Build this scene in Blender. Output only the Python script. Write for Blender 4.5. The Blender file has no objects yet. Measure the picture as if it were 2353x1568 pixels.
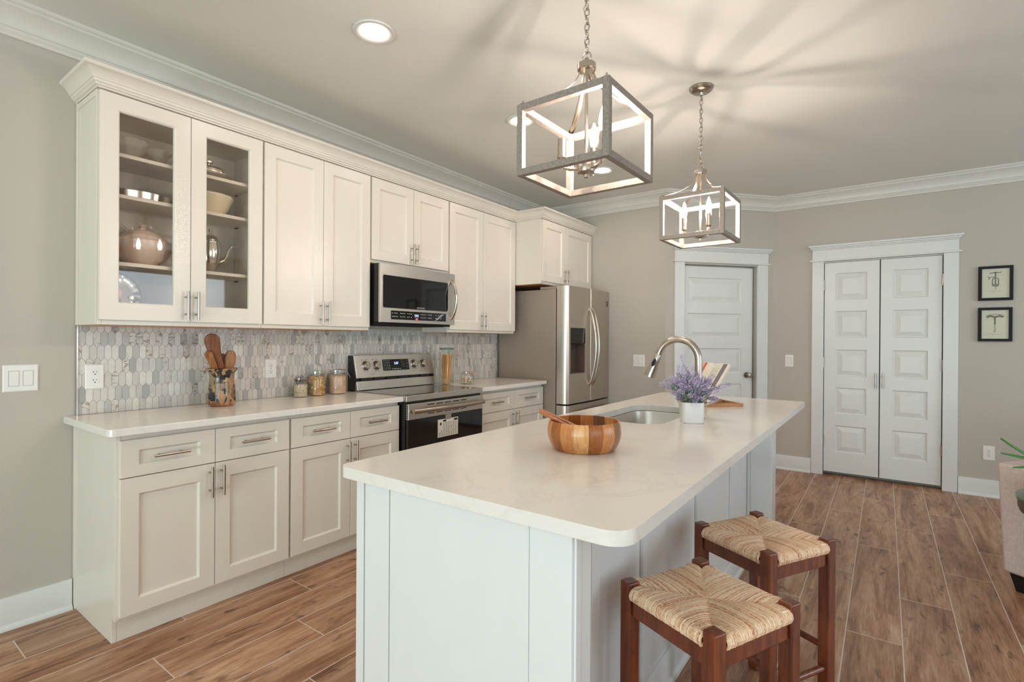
import bpy, bmesh, math, random
from mathutils import Vector, Matrix
R = math.radians
random.seed(7)
SC = bpy.context.scene
COL = SC.collection

# ------------------------------------------------------------------ camera
def set_camera():
    cd = bpy.data.cameras.new('camera'); c = bpy.data.objects.new('camera', cd); COL.objects.link(c)
    cd.sensor_width = 36; cd.lens = 1184.0 / 2353 * 36; cd.clip_start = 0.05
    yaw, pit, rol = R(35.9), R(-0.15), R(0.36)
    f0 = Vector((-math.sin(yaw), math.cos(yaw), 0)); r0 = Vector((math.cos(yaw), math.sin(yaw), 0)); u0 = Vector((0, 0, 1))
    f = f0 * math.cos(pit) + u0 * math.sin(pit); u = u0 * math.cos(pit) - f0 * math.sin(pit)
    r = r0 * math.cos(rol) + u * math.sin(rol); up = u * math.cos(rol) - r0 * math.sin(rol)
    m = Matrix((r, up, -f)).transposed().to_4x4(); m.translation = (3.106, 0, 1.28)
    c.matrix_world = m; SC.camera = c
set_camera()

# ------------------------------------------------------------------ world, daylight, exposure
w = bpy.data.worlds.new('world'); SC.world = w; w.use_nodes = True
w.node_tree.nodes['Background'].inputs[0].default_value = (0.75, 0.88, 1.0, 1)
w.node_tree.nodes['Background'].inputs[1].default_value = 0.6
def area(name, loc, rot, sx, sy, power, col):
    l = bpy.data.lights.new(name, 'AREA'); l.shape = 'RECTANGLE'; l.size = sx; l.size_y = sy; l.energy = power; l.color = col
    o = bpy.data.objects.new(name, l); COL.objects.link(o); o.location = loc; o.rotation_euler = rot
    return o
# daylight through the glazed doors behind the camera and through the dining window on the right, plus two added fill lights
area('daylight_rear', (3.2, -4.12, 1.32), (R(90), 0, 0), 3.4, 2.45, 43, (0.68, 0.89, 1.0))
area('daylight_dining', (7.32, -1.3, 1.5), (R(90), 0, R(90)), 3.6, 1.8, 26, (0.84, 0.93, 1.0))
area('daylight_side', (5.8, -4.12, 1.6), (R(90), 0, 0), 1.2, 1.8, 12, (0.86, 0.95, 1.0))
area('bounce_fill_ceiling', (3.2, -4.5, .35), (R(135), 0, 0), 3.2, .9, 95, (0.82, 1.0, 0.96))  # added fill imitating ground bounce, lifts the ceiling
area('fill_far_wall', (7.32, 3.3, 1.5), (R(90), 0, R(90)), 2.6, 1.8, 42, (0.72, 0.86, 1.0))  # added fill at a made-up window, brightens far wall and right floor
SC.view_settings.view_transform = 'Standard'; SC.view_settings.look = 'None'
SC.view_settings.gamma = 1.0; SC.view_settings.use_curve_mapping = False
SC.view_settings.exposure = 0.68
SC.cycles.use_denoising = True
SC.cycles.max_bounces = 10; SC.cycles.diffuse_bounces = 5; SC.cycles.glossy_bounces = 5; SC.cycles.transparent_max_bounces = 16
SC.cycles.caustics_reflective = False; SC.cycles.caustics_refractive = False
SC.cycles.sample_clamp_indirect = 6.0

# ------------------------------------------------------------------ materials
def lin(c):
    return tuple(((x / 255) / 12.92 if x / 255 <= .04045 else ((x / 255 + .055) / 1.055) ** 2.4) for x in c) + (1.0,)
class N:
    def __init__(s, name):
        s.m = bpy.data.materials.new(name); s.m.use_nodes = True; s.t = s.m.node_tree
        s.b = s.t.nodes['Principled BSDF']; s.out = s.t.nodes['Material Output']
    def n(s, typ, **kw):
        d = s.t.nodes.new(typ)
        for k, v in kw.items():
            if k.startswith('_'):
                setattr(d, k[1:], v)
            else:
                key = int(k[1:]) if k[0] == 'i' and k[1:].isdigit() else k.replace('__', ' ')
                if hasattr(v, 'node'): s.t.links.new(v, d.inputs[key])
                else: d.inputs[key].default_value = v
        return d
    def l(s, a, b): s.t.links.new(a, b)
    def set(s, **kw):
        for k, v in kw.items():
            i = s.b.inputs[k.replace('__', ' ')]
            if hasattr(v, 'node'): s.l(v, i)
            else: i.default_value = v
        return s
    def ramp(s, fac, stops):
        d = s.t.nodes.new('ShaderNodeValToRGB'); e = d.color_ramp.elements
        while len(e) < len(stops): e.new(.5)
        for x, (p, c) in zip(e, stops): x.position = p; x.color = c
        s.l(fac, d.inputs[0]); return d.outputs[0]
    def math(s, op, a, b=0.0, c=None):
        d = s.t.nodes.new('ShaderNodeMath'); d.operation = op
        for i, v in enumerate((a, b, c)):
            if v is None: continue
            if hasattr(v, 'node'): s.l(v, d.inputs[i])
            else: d.inputs[i].default_value = v
        return d.outputs[0]
    def mix(s, f, a, b, blend='MIX'):
        d = s.t.nodes.new('ShaderNodeMix'); d.data_type = 'RGBA'; d.blend_type = blend
        for i, v in ((0, f), (6, a), (7, b)):
            if hasattr(v, 'node'): s.l(v, d.inputs[i])
            else: d.inputs[i].default_value = v
        return d.outputs[2]
    def coord(s, kind='Object'): return s.n('ShaderNodeTexCoord').outputs[kind]
    def mapping(s, vec, scale=(1, 1, 1), rot=(0, 0, 0), loc=(0, 0, 0)):
        d = s.n('ShaderNodeMapping'); s.l(vec, d.inputs[0])
        d.inputs['Scale'].default_value = scale; d.inputs['Rotation'].default_value = rot; d.inputs['Location'].default_value = loc
        return d.outputs[0]
    def noise(s, vec, scale, detail=3, rough=.5, dist=0.0, out=0):
        d = s.n('ShaderNodeTexNoise'); s.l(vec, d.inputs['Vector'])
        d.inputs['Scale'].default_value = scale; d.inputs['Detail'].default_value = detail
        d.inputs['Roughness'].default_value = rough; d.inputs['Distortion'].default_value = dist
        return d.outputs[out]
    def bump(s, h, strength=.2, dist=.002):
        d = s.n('ShaderNodeBump'); s.l(h, d.inputs['Height']); d.inputs['Strength'].default_value = strength
        d.inputs['Distance'].default_value = dist; s.l(d.outputs[0], s.b.inputs['Normal']); return s
def plain(name, rgb, rough=.5, metal=0.0, spec=.5, coat=0.0):
    k = N(name); k.set(Base__Color=lin(rgb), Roughness=rough, Metallic=metal, Specular__IOR__Level=spec)
    if coat: k.set(Coat__Weight=coat, Coat__Roughness=.06)
    return k.m
def plaster(name, rgb, scale=180, st=.25):
    k = N(name); v = k.coord('Object'); k.set(Base__Color=lin(rgb), Roughness=.75, Specular__IOR__Level=.25)
    k.bump(k.noise(v, scale, 2, .6), st, .002); return k.m
def paint(name, rgb, rough=.32):
    k = N(name); v = k.coord('Object')
    c = k.mix(k.noise(k.mapping(v, (3, 3, 1)), 4, 2), lin(rgb), lin(tuple(x * .975 for x in rgb)))
    k.set(Base__Color=c, Roughness=rough, Specular__IOR__Level=.4); return k.m
def metal(name, rgb, rough=.28, brush=None):
    k = N(name); k.set(Base__Color=lin(rgb), Metallic=1.0, Roughness=rough)
    if brush:
        v = k.coord('Object'); h = k.noise(k.mapping(v, brush), 60, 3, .6)
        r = k.math('MULTIPLY_ADD', h, .12, rough - .06); k.l(r, k.b.inputs['Roughness'])
        k.bump(h, .02, .0005)
    return k.m
def emit(name, rgb, strength):
    k = N(name); k.set(Base__Color=lin(rgb), Emission__Color=lin(rgb), Emission__Strength=strength); return k.m
def fres(k):
    # the same thin-pane reflectance whichever side is seen
    b = k.n('ShaderNodeNewGeometry').outputs['Backfacing']; f = k.n('ShaderNodeFresnel')
    k.l(k.math('MULTIPLY_ADD', b, 1 / 1.5 - 1.5, 1.5), f.inputs[0]); return f
def glass(name, tint=(255, 255, 255), refl=1.0, rough=.0, tr=1.0):
    """thin clear glass: transparency with a Fresnel mirror on top"""
    k = N(name); t = k.t; t.nodes.remove(k.b)
    tb = k.n('ShaderNodeBsdfTransparent'); tb.inputs[0].default_value = tuple(x * tr for x in lin(tint)[:3]) + (1,)
    g = k.n('ShaderNodeBsdfGlossy'); g.inputs['Roughness'].default_value = rough
    f = fres(k)
    m = k.n('ShaderNodeMixShader'); k.l(k.math('MULTIPLY', f.outputs[0], refl), m.inputs[0])
    k.l(tb.outputs[0], m.inputs[1]); k.l(g.outputs[0], m.inputs[2]); k.l(m.outputs[0], k.out.inputs[0]); return k.m
def wood(name, light, dark, scale=(14, 14, 1.4), rough=.35, seed=0.0, coat=.0):
    k = N(name); v = k.mapping(k.coord('Object'), scale, loc=(seed, seed * 1.7, seed * .6))
    a = k.noise(v, 3.0, 5, .6, 1.2); b = k.noise(k.mapping(k.coord('Object'), tuple(x * 5 for x in scale)), 6, 3, .6)
    f = k.math('MULTIPLY_ADD', b, .35, k.math('MULTIPLY_ADD', a, 1.2, -.25))
    k.set(Base__Color=k.ramp(f, [(.25, lin(dark)), (.7, lin(light))]), Roughness=rough)
    if coat: k.set(Coat__Weight=coat, Coat__Roughness=.1)
    k.bump(b, .05, .0005); return k.m

def floor_mat():
    k = N('wood_look_tile'); v = k.coord('Object')
    s = k.n('ShaderNodeSeparateXYZ'); k.l(v, s.inputs[0]); X, Y = s.outputs[0], s.outputs[1]
    W, L = .202, 1.2
    xr = k.math('DIVIDE', k.math('SUBTRACT', X, .145), W); row = k.math('FLOOR', xr)
    off = k.math('MULTIPLY_ADD', row, .4165, .2725 - 2 * .4165)
    yr = k.math('SUBTRACT', k.math('DIVIDE', Y, L), off); col = k.math('FLOOR', yr)
    fx = k.math('SUBTRACT', xr, row); fy = k.math('SUBTRACT', yr, col)
    ex = k.math('MULTIPLY', k.math('MINIMUM', fx, k.math('SUBTRACT', 1.0, fx)), W)
    ey = k.math('MULTIPLY', k.math('MINIMUM', fy, k.math('SUBTRACT', 1.0, fy)), L)
    edge = k.math('MINIMUM', ex, ey)
    g = k.n('ShaderNodeMapRange'); k.l(edge, g.inputs[0]); g.inputs[1].default_value = .0014; g.inputs[2].default_value = .0028
    cb = k.n('ShaderNodeCombineXYZ'); k.l(row, cb.inputs[0]); k.l(col, cb.inputs[1])
    wn = k.n('ShaderNodeTexWhiteNoise'); wn.noise_dimensions = '2D'; k.l(cb.outputs[0], wn.inputs[0])
    sh = k.n('ShaderNodeVectorMath', _operation='MULTIPLY_ADD'); k.l(wn.outputs['Color'], sh.inputs[0]); sh.inputs[1].default_value = (9, 9, 9); k.l(v, sh.inputs[2])
    gv = k.mapping(sh.outputs[0], (9, 1.0, 1))
    big = k.noise(gv, 1.6, 4, .62, .8); fine = k.noise(k.mapping(sh.outputs[0], (60, 3.5, 1)), 3, 4, .65)
    knot = k.noise(k.mapping(sh.outputs[0], (11, 4.2, 1)), 1.9, 3, .55, .6)
    f = k.math('MULTIPLY_ADD', fine, .55, k.math('MULTIPLY_ADD', big, .9, -.22))
    base = k.ramp(f, [(.24, lin((90, 54, 34))), (.42, lin((154, 108, 78))), (.58, lin((184, 142, 112))), (.8, lin((212, 180, 153)))])
    kn = k.n('ShaderNodeMapRange'); k.l(knot, kn.inputs[0]); kn.inputs[1].default_value = .6; kn.inputs[2].default_value = .72
    kn.inputs[3].default_value = 0; kn.inputs[4].default_value = .75
    base = k.mix(kn.outputs[0], base, lin((74, 46, 34)))
    tone = k.math('MULTIPLY_ADD', wn.outputs['Value'], .22, .86)
    base = k.mix(1.0, base, k.n('ShaderNodeCombineColor', i0=tone, i1=tone, i2=tone).outputs[0], 'MULTIPLY')
    base = k.mix(g.outputs[0], lin((214, 200, 188)), base)
    k.set(Base__Color=base, Roughness=k.math('MULTIPLY_ADD', fine, .15, .3), Specular__IOR__Level=.5)
    h = k.math('MULTIPLY_ADD', fine, .25, g.outputs[0]); k.bump(h, .25, .0015); return k.m
def marble_tile_mat():
    k = N('marble_picket_tile'); v = k.coord('Object')
    rnd = k.n('ShaderNodeNewGeometry').outputs['Random Per Island']
    cb = k.n('ShaderNodeCombineXYZ'); k.l(k.math('MULTIPLY', rnd, 37), cb.inputs[0]); k.l(k.math('MULTIPLY', rnd, 91), cb.inputs[2])
    sh = k.n('ShaderNodeVectorMath', _operation='ADD'); k.l(v, sh.inputs[0]); k.l(cb.outputs[0], sh.inputs[1])
    vein = k.noise(k.mapping(sh.outputs[0], (1, 1, 1), (R(28), 0, 0)), 13, 3, .5, .8)
    band = k.math('ABSOLUTE', k.math('SUBTRACT', vein, .5))
    base = k.ramp(rnd, [(.0, lin((206, 201, 192))), (.35, lin((222, 217, 209))), (.55, lin((196, 193, 187))), (.75, lin((210, 203, 194))), (.9, lin((186, 184, 180))), (1.0, lin((166, 165, 162)))])
    vs = k.math('MULTIPLY', k.ramp(band, [(.0, (1, 1, 1, 1)), (.05, (0, 0, 0, 1))]), .2)
    c = k.mix(vs, base, lin((160, 154, 146)))
    r2 = k.math('FRACT', k.math('MULTIPLY', rnd, 17.31))
    sel = k.math('GREATER_THAN', r2, .8)
    rust = k.ramp(k.noise(k.mapping(sh.outputs[0], (1, 1, 2.2), (R(35), 0, 0)), 30, 4, .65, 1.0), [(.52, (0, 0, 0, 1)), (.62, (1, 1, 1, 1))])
    c = k.mix(k.math('MULTIPLY', k.math('MULTIPLY', rust, sel), .85), c, lin((128, 104, 84)))
    k.set(Base__Color=c, Roughness=.35); return k.m
def quartz_mat():
    k = N('white_quartz'); v = k.coord('Object')
    n1 = k.noise(v, 1.7, 6, .6, 1.5); band = k.math('ABSOLUTE', k.math('SUBTRACT', n1, .5))
    vs = k.math('MULTIPLY', k.ramp(band, [(.0, (1, 1, 1, 1)), (.02, (0, 0, 0, 1))]), k.math('MULTIPLY', k.noise(v, 2.3, 2), .45))
    c = k.mix(vs, lin((231, 226, 218)), lin((204, 196, 186)))
    k.set(Base__Color=c, Roughness=.16, Specular__IOR__Level=.5); return k.m
def rush_mat():
    k = N('rush_cord'); v = k.coord('Object'); rnd = k.n('ShaderNodeNewGeometry').outputs['Random Per Island']
    n = k.noise(k.mapping(v, (60, 60, 60)), 2.2, 3, .6)
    f = k.math('MULTIPLY_ADD', rnd, .55, k.math('MULTIPLY_ADD', n, .9, -.25))
    k.set(Base__Color=k.ramp(f, [(.1, lin((176, 120, 82))), (.32, lin((224, 180, 144))), (.75, lin((245, 220, 190)))]), Roughness=.5); return k.m
def fabric_mat():
    k = N('linen_fabric'); v = k.coord('Object')
    a = k.noise(k.mapping(v, (300, 300, 30)), 1, 2); b = k.noise(k.mapping(v, (30, 30, 300)), 1, 2)
    f = k.math('MULTIPLY_ADD', a, .5, k.math('MULTIPLY', b, .5))
    k.set(Base__Color=k.ramp(f, [(.3, lin((182, 164, 156))), (.7, lin((212, 196, 188)))]), Roughness=.9); k.bump(f, .3, .001); return k.m
def crock_mat():
    k = N('glazed_stoneware'); v = k.coord('Object')
    s = k.n('ShaderNodeSeparateXYZ'); k.l(v, s.inputs[0]); z = s.outputs[2]
    n = k.noise(v, 16, 3, .5, .6); n2 = k.noise(k.mapping(v, (1, 1, .7), loc=(3, 1, 2)), 21, 2, .4, .9)
    c = k.ramp(k.math('MULTIPLY_ADD', n, .05, z), [(.03, lin((158, 96, 60))), (.06, lin((116, 76, 54))), (.1, lin((126, 100, 74))), (.2, lin((150, 124, 96)))])
    blk = k.ramp(n, [(.5, (0, 0, 0, 1)), (.53, (1, 1, 1, 1))]); c = k.mix(k.math('MULTIPLY', blk, k.math('GREATER_THAN', z, .03)), c, lin((34, 28, 26)))
    tan = k.ramp(n2, [(.55, (0, 0, 0, 1)), (.565, (1, 1, 1, 1))]); c = k.mix(k.math('MULTIPLY', tan, .9), c, lin((172, 134, 94)))
    k.set(Base__Color=c, Roughness=.25, Coat__Weight=.25); k.bump(n2, .15, .002); return k.m
def lantern_mat():
    k = N('grey_washed_wood'); v = k.coord('Object'); n = k.noise(k.mapping(v, (40, 40, 40)), 3, 4, .6)
    k.set(Base__Color=k.ramp(n, [(.3, lin((122, 112, 104))), (.7, lin((158, 147, 137)))]), Roughness=.5); return k.m

M = {}
M['wall'] = plaster('greige_wall_paint', (190, 184, 173))
M['ceiling'] = plaster('ceiling_paint', (228, 228, 221), 120, .3)
M['trim'] = paint('white_trim_paint', (224, 225, 222), .35)
M['crown'] = paint('crown_paint', (220, 217, 208), .4)
M['cream'] = paint('cream_cabinet_paint', (229, 222, 210), .3)
M['island'] = paint('white_island_paint', (228, 229, 227), .32)
M['floor'] = floor_mat(); M['tile'] = marble_tile_mat(); M['grout'] = plain('grout', (206, 203, 197), .8)
M['quartz'] = quartz_mat()
M['steel'] = metal('brushed_steel', (206, 201, 194), .36, (1, 1, 30))
M['steel_h'] = metal('brushed_steel_horizontal', (208, 204, 196), .36, (1, 30, 1))
M['nickel'] = metal('brushed_nickel', (186, 176, 164), .27)
M['chrome'] = metal('polished_silver', (226, 218, 208), .16)
M['fridge_side'] = plain('grey_steel_side', (158, 146, 134), .45, .3)
M['fridge'] = metal('fridge_steel', (202, 192, 181), .36, (1, 1, 30))
M['black'] = plain('black_enamel', (14, 13, 13), .25)
M['blackglass'] = plain('black_glass', (9, 8, 8), .05, 0, .6)
M['cooktop'] = plain('ceramic_cooktop', (32, 27, 24), .05, 0, .9, .6)
M['darkgap'] = plain('dark_rubber', (22, 20, 19), .7)
M['white_plastic'] = plain('white_plastic', (236, 234, 228), .35)
M['plate_gap'] = plain('plate_gap', (150, 148, 142), .6); M['slot'] = plain('outlet_slot', (40, 36, 32), .6)
M['glass'] = glass('clear_glass', (246, 250, 248), 1.0)
M['pane'] = glass('cabinet_glass', (250, 248, 245), 1.0)
M['jar'] = glass('jar_glass', (248, 251, 249), 1.5)
def crystal_mat():
    k = N('pressed_glass'); tr = k.n('ShaderNodeBsdfTransparent'); tr.inputs[0].default_value = (.93, .92, .9, 1); m = k.n('ShaderNodeMixShader')
    f = fres(k); k.set(Base__Color=lin((236, 230, 222)), Roughness=.12, Specular__IOR__Level=.8)
    k.l(k.math('MINIMUM', k.math('MULTIPLY_ADD', f.outputs[0], 1.2, .16), .75), m.inputs[0]); k.l(tr.outputs[0], m.inputs[1]); k.l(k.b.outputs[0], m.inputs[2]); k.l(m.outputs[0], k.out.inputs[0]); return k.m
M['crystal'] = crystal_mat()
M['green_glass'] = glass('green_edge_glass', (176, 214, 200), 1.3)
M['wood_under'] = wood('maple_underside', (205, 150, 100), (176, 120, 76))
M['stool_wood'] = wood('red_brown_stain', (128, 62, 28), (74, 28, 11), (10, 10, 1.2), .3, 1.0, .3)
M['spoon'] = wood('olive_wood', (170, 112, 66), (118, 70, 36), (20, 20, 2.5), .45, 2.0)
M['spoon_dark'] = wood('dark_spoon_wood', (140, 82, 44), (84, 44, 22), (20, 20, 2.5), .45, 3.0)
M['stave_a'] = wood('acacia_light', (226, 172, 112), (196, 134, 78), (26, 26, 3), .32, 4.0, .2)
M['stave_b'] = wood('acacia_mid', (206, 140, 82), (178, 108, 56), (26, 26, 3), .32, 5.0, .2)
M['stave_c'] = wood('acacia_dark', (170, 100, 46), (132, 72, 30), (26, 26, 3), .32, 6.0, .2)
M['stave_d'] = wood('acacia_walnut', (150, 108, 82), (104, 70, 52), (26, 26, 3), .32, 7.0, .2)
M['server'] = wood('server_wood', (190, 118, 74), (160, 88, 50), (12, 12, 12), .4, 8.0)
M['bamboo'] = wood('bamboo', (196, 138, 84), (170, 110, 62), (10, 40, 10), .45, 9.0)
M['rush'] = rush_mat(); M['fabric'] = fabric_mat(); M['crock'] = crock_mat(); M['lantern'] = lantern_mat()
def bulb_mat():
    k = N('lit_candle_bulb'); k.t.nodes.remove(k.b); a = k.n('ShaderNodeBsdfTransparent'); e = k.n('ShaderNodeEmission'); e.inputs[0].default_value = lin((255, 245, 232)); e.inputs[1].default_value = 9.0
    d = k.n('ShaderNodeAddShader'); k.l(a.outputs[0], d.inputs[0]); k.l(e.outputs[0], d.inputs[1]); k.l(d.outputs[0], k.out.inputs[0]); return k.m
M['bulb'] = bulb_mat(); M['filament'] = emit('filament', (255, 236, 222), 1700.0)
M['lamp'] = emit('lit_downlight', (255, 236, 220), 62.0)
M['paper'] = plain('paper', (232, 226, 214), .8)
M['ink'] = plain('ink', (52, 44, 40), .8)
M['sage_ink'] = plain('pencil_grey', (120, 118, 108), .85)
M['print_paper'] = plain('print_paper', (205, 205, 184), .6)
M['frame_black'] = plain('black_frame', (12, 13, 12), .5, 0, .25)
M['planter'] = plain('white_ceramic', (226, 227, 226), .3)
M['lav_leaf'] = plain('sage_leaf', (158, 174, 158), .7)
M['lav_dark'] = plain('dark_sage_leaf', (108, 126, 108), .7)
M['lav_flower'] = plain('lavender_bloom', (192, 180, 206), .8)
M['lav_flower2'] = plain('deep_lavender_bloom', (156, 136, 172), .8)
M['succulent'] = plain('green_leaf', (66, 124, 52), .4)
M['table_brown'] = plain('brown_table_edge', (92, 74, 60), .45)
M['black_leg'] = plain('black_leg', (16, 14, 14), .4)
M['pasta'] = plain('dry_pasta', (216, 160, 92), .6); M['pasta2'] = plain('pale_pasta', (226, 196, 146), .6)
M['grain'] = plain('pale_grain', (216, 178, 148), .7); M['bean'] = plain('white_bean', (226, 208, 180), .6); M['bean2'] = plain('brown_bean', (150, 108, 76), .6)
M['spag'] = plain('spaghetti_yellow', (226, 166, 92), .55)
M['orange'] = plain('orange_rubber', (206, 98, 66), .6)
M['pinkish'] = plain('pink_rubber', (226, 160, 130), .6)
M['wire'] = metal('steel_wire', (190, 190, 188), .25)
M['darkwire'] = plain('dark_wire', (50, 42, 40), .4, .6)
M['pearl'] = plain('pearly_ceramic', (222, 200, 186), .12, 0, .6); M['basket'] = plain('cream_ceramic', (232, 220, 192), .55)
M['display'] = emit('blue_display', (150, 180, 255), 3.0)
M['mw_display'] = plain('grey_display', (110, 122, 140), .3)
M['coral'] = plain('coral_sticker', (238, 120, 105), .6)
M['label_white'] = plain('panel_print', (188, 184, 178), .6)
M['stripe_a'] = plain('blue_grey_print', (130, 150, 158), .8); M['stripe_b'] = plain('mauve_print', (142, 120, 128), .8)
M['stripe_c'] = plain('orange_print', (214, 110, 70), .8); M['pages'] = plain('page_edges', (226, 218, 180), .8); M['peach'] = plain('peach_print', (224, 182, 150), .8)
M['rust_knob'] = metal('dark_bronze_knob', (170, 160, 150), .25)
M['rose'] = plain('copper_dish', (196, 140, 118), .35, .5)

# ------------------------------------------------------------------ mesh helpers
def V(*a): return Vector(a)
class F:
    """local frame: u across, v up, w out of the surface"""
    def __init__(s, o, u, v, w): s.o, s.u, s.v, s.w = Vector(o), Vector(u), Vector(v), Vector(w)
    def __call__(s, u, v, w): return s.o + s.u * u + s.v * v + s.w * w
FX = F((0, 0, 0), (0, 1, 0), (0, 0, 1), (1, 0, 0))          # cabinet wall, faces +x
def face(bm, pts, mi=0):
    f = bm.faces.new([bm.verts.new(p) for p in pts]); f.material_index = mi; return f
def fbox(bm, fr, u0, u1, v0, v1, w0, w1, mi=0):
    p = [bm.verts.new(fr(u, v, w)) for u in (u0, u1) for v in (v0, v1) for w in (w0, w1)]
    for q in ((0, 1, 3, 2), (4, 6, 7, 5), (0, 4, 5, 1), (2, 3, 7, 6), (0, 2, 6, 4), (1, 5, 7, 3)):
        f = bm.faces.new([p[i] for i in q]); f.material_index = mi
FW = F((0, 0, 0), (1, 0, 0), (0, 1, 0), (0, 0, 1))
def box(bm, x0, x1, y0, y1, z0, z1, mi=0): fbox(bm, FW, x0, x1, y0, y1, z0, z1, mi)
def loopfaces(bm, A, Bq, mi=0, closed=True):
    n = len(A)
    for i in range(n if closed else n - 1):
        j = (i + 1) % n
        f = bm.faces.new((A[i], A[j], Bq[j], Bq[i])); f.material_index = mi
def prism(bm, fr, poly, w0, w1, mi=0):
    A = [bm.verts.new(fr(u, v, w0)) for u, v in poly]; Bq = [bm.verts.new(fr(u, v, w1)) for u, v in poly]
    loopfaces(bm, A, Bq, mi); bm.faces.new(A[::-1]).material_index = mi; bm.faces.new(Bq).material_index = mi
def lathe(bm, prof, c=(0, 0, 0), n=32, mi=0, fr=None, wob=None, mif=None):
    fr = fr or FW; rings = []
    for r, z in prof:
        if r < 1e-6: rings.append([bm.verts.new(fr(c[0], c[1], c[2] + z))]); continue
        ring = []
        for k in range(n):
            a = 2 * math.pi * k / n; rr = r * (wob(a, r, z) if wob else 1)
            ring.append(bm.verts.new(fr(c[0] + rr * math.cos(a), c[1] + rr * math.sin(a), c[2] + z)))
        rings.append(ring)
    for A, Bq in zip(rings, rings[1:]):
        for k in range(n):
            j = (k + 1) % n
            if len(A) == 1 and len(Bq) == 1: continue
            q = [A[0], Bq[k], Bq[j]][::-1] if len(A) == 1 else ([A[k], A[j], Bq[0]] if len(Bq) == 1 else [A[k], A[j], Bq[j], Bq[k]])
            f = bm.faces.new(q); f.material_index = mif(k) if mif else mi
def tube(bm, pts, r, n=8, mi=0, closed=False, caps=True, flat=None):
    pts = [Vector(p) for p in pts]; m = len(pts); rings = []
    ref = None
    for i, p in enumerate(pts):
        a = pts[(i - 1) % m] if (closed or i > 0) else p; b = pts[(i + 1) % m] if (closed or i < m - 1) else p
        t = (b - a).normalized()
        if ref is None:
            ref = Vector((0, 0, 1)) if abs(t.z) < .9 else Vector((1, 0, 0))
            ref = (flat[1] if flat else ref)
        s = t.cross(ref).normalized(); u = s.cross(t).normalized()
        if not flat: ref = u
        rr = r[i] if isinstance(r, (list, tuple)) else r
        ra, rb = (rr, rr) if not flat else (rr, flat[0])
        rings.append([bm.verts.new(p + s * ra * math.cos(2 * math.pi * k / n) + u * rb * math.sin(2 * math.pi * k / n)) for k in range(n)])
    for i in range(m if closed else m - 1): loopfaces(bm, rings[i], rings[(i + 1) % m], mi)
    if caps and not closed:
        bm.faces.new(rings[0][::-1]).material_index = mi; bm.faces.new(rings[-1]).material_index = mi
def cyl(bm, a, b, r, n=16, mi=0, r2=None): tube(bm, [a, b], [r, r2 if r2 is not None else r], n, mi)
def ball(bm, c, r, n=10, mi=0, sz=1.0):
    lathe(bm, [(max(r * math.sin(math.pi * i / 8), 0), -r * sz * math.cos(math.pi * i / 8)) for i in range(9)], c, n, mi)
def sweep(bm, prof, path, mi=0, side=1):
    """moulding: prof = (offset from wall, z); path = xy points; side=+1 offsets to the right of travel"""
    n = len(path); P = [Vector(p) for p in path]; rings = []
    for i in range(n):
        d0 = (P[i] - P[i - 1]).normalized() if i else (P[1] - P[0]).normalized()
        d1 = (P[i + 1] - P[i]).normalized() if i < n - 1 else d0
        n0 = Vector((d0.y, -d0.x)) * side; n1 = Vector((d1.y, -d1.x)) * side
        m = (n0 + n1); m = m / max(m.dot(n0), 1e-6) if m.length > 1e-6 else n0
        rings.append([bm.verts.new((P[i].x + m.x * d, P[i].y + m.y * d, z)) for d, z in prof])
    for A, Bq in zip(rings, rings[1:]): loopfaces(bm, A, Bq, mi, True)
    for rg in (rings[0], rings[-1]):
        try: bm.faces.new(rg).material_index = mi
        except ValueError: pass
def rrect(u0, u1, v0, v1, r, k=6):
    out = []
    for cx, cy, a0 in ((u1 - r, v1 - r, 0), (u0 + r, v1 - r, 90), (u0 + r, v0 + r, 180), (u1 - r, v0 + r, 270)):
        for i in range(k + 1):
            a = R(a0 + 90 * i / k); out.append((cx + r * math.cos(a), cy + r * math.sin(a)))
    return out
WELD = set()
def nested(bm, fr, rect, levels, mi=0, fill=True, last_mi=None):
    """concentric rectangles; levels = (inset, w); returns nothing"""
    u0, u1, v0, v1 = rect; prev = None
    for ins, wv in levels:
        L = [bm.verts.new(fr(u, v, wv)) for u, v in ((u0 + ins, v0 + ins), (u1 - ins, v0 + ins), (u1 - ins, v1 - ins), (u0 + ins, v1 - ins))]
        if prev: loopfaces(bm, prev, L, mi)
        prev = L
    if fill: bm.faces.new(prev).material_index = mi if last_mi is None else last_mi
def slab(bm, fr, u0, u1, v0, v1, w0, w1, panels, levels, opening=False):
    """a door leaf with panels stacked up it; panels = (pu0,pu1,pv0,pv1) bottom to top"""
    WELD.add(id(bm)); pu0, pu1 = panels[0][0], panels[0][1]; us = [u0, pu0, pu1, u1]; vs = [v0] + [y for p in panels for y in p[2:]] + [v1]
    ring = [(u, v0) for u in us] + [(u1, v) for v in vs[1:]] + [(u, v1) for u in us[::-1][1:]] + [(u0, v) for v in vs[::-1][1:-1]]
    A = [bm.verts.new(fr(u, v, w0)) for u, v in ring]; Bq = [bm.verts.new(fr(u, v, w1)) for u, v in ring]
    loopfaces(bm, A, Bq)
    if not opening: bm.faces.new(A[::-1])
    for wv in ((w0, w1) if opening else (w1,)):
        for i in range(3):
            for j in range(len(vs) - 1):
                if i == 1 and j % 2: continue
                face(bm, [fr(us[i], vs[j], wv), fr(us[i + 1], vs[j], wv), fr(us[i + 1], vs[j + 1], wv), fr(us[i], vs[j + 1], wv)])
    for p in panels:
        nested(bm, fr, p, [(i, w1 + d) for i, d in levels], fill=not opening)
        if opening: nested(bm, fr, p, [(0, w1), (.006, w1 - .004), (.006, w0)], fill=False)

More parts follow.
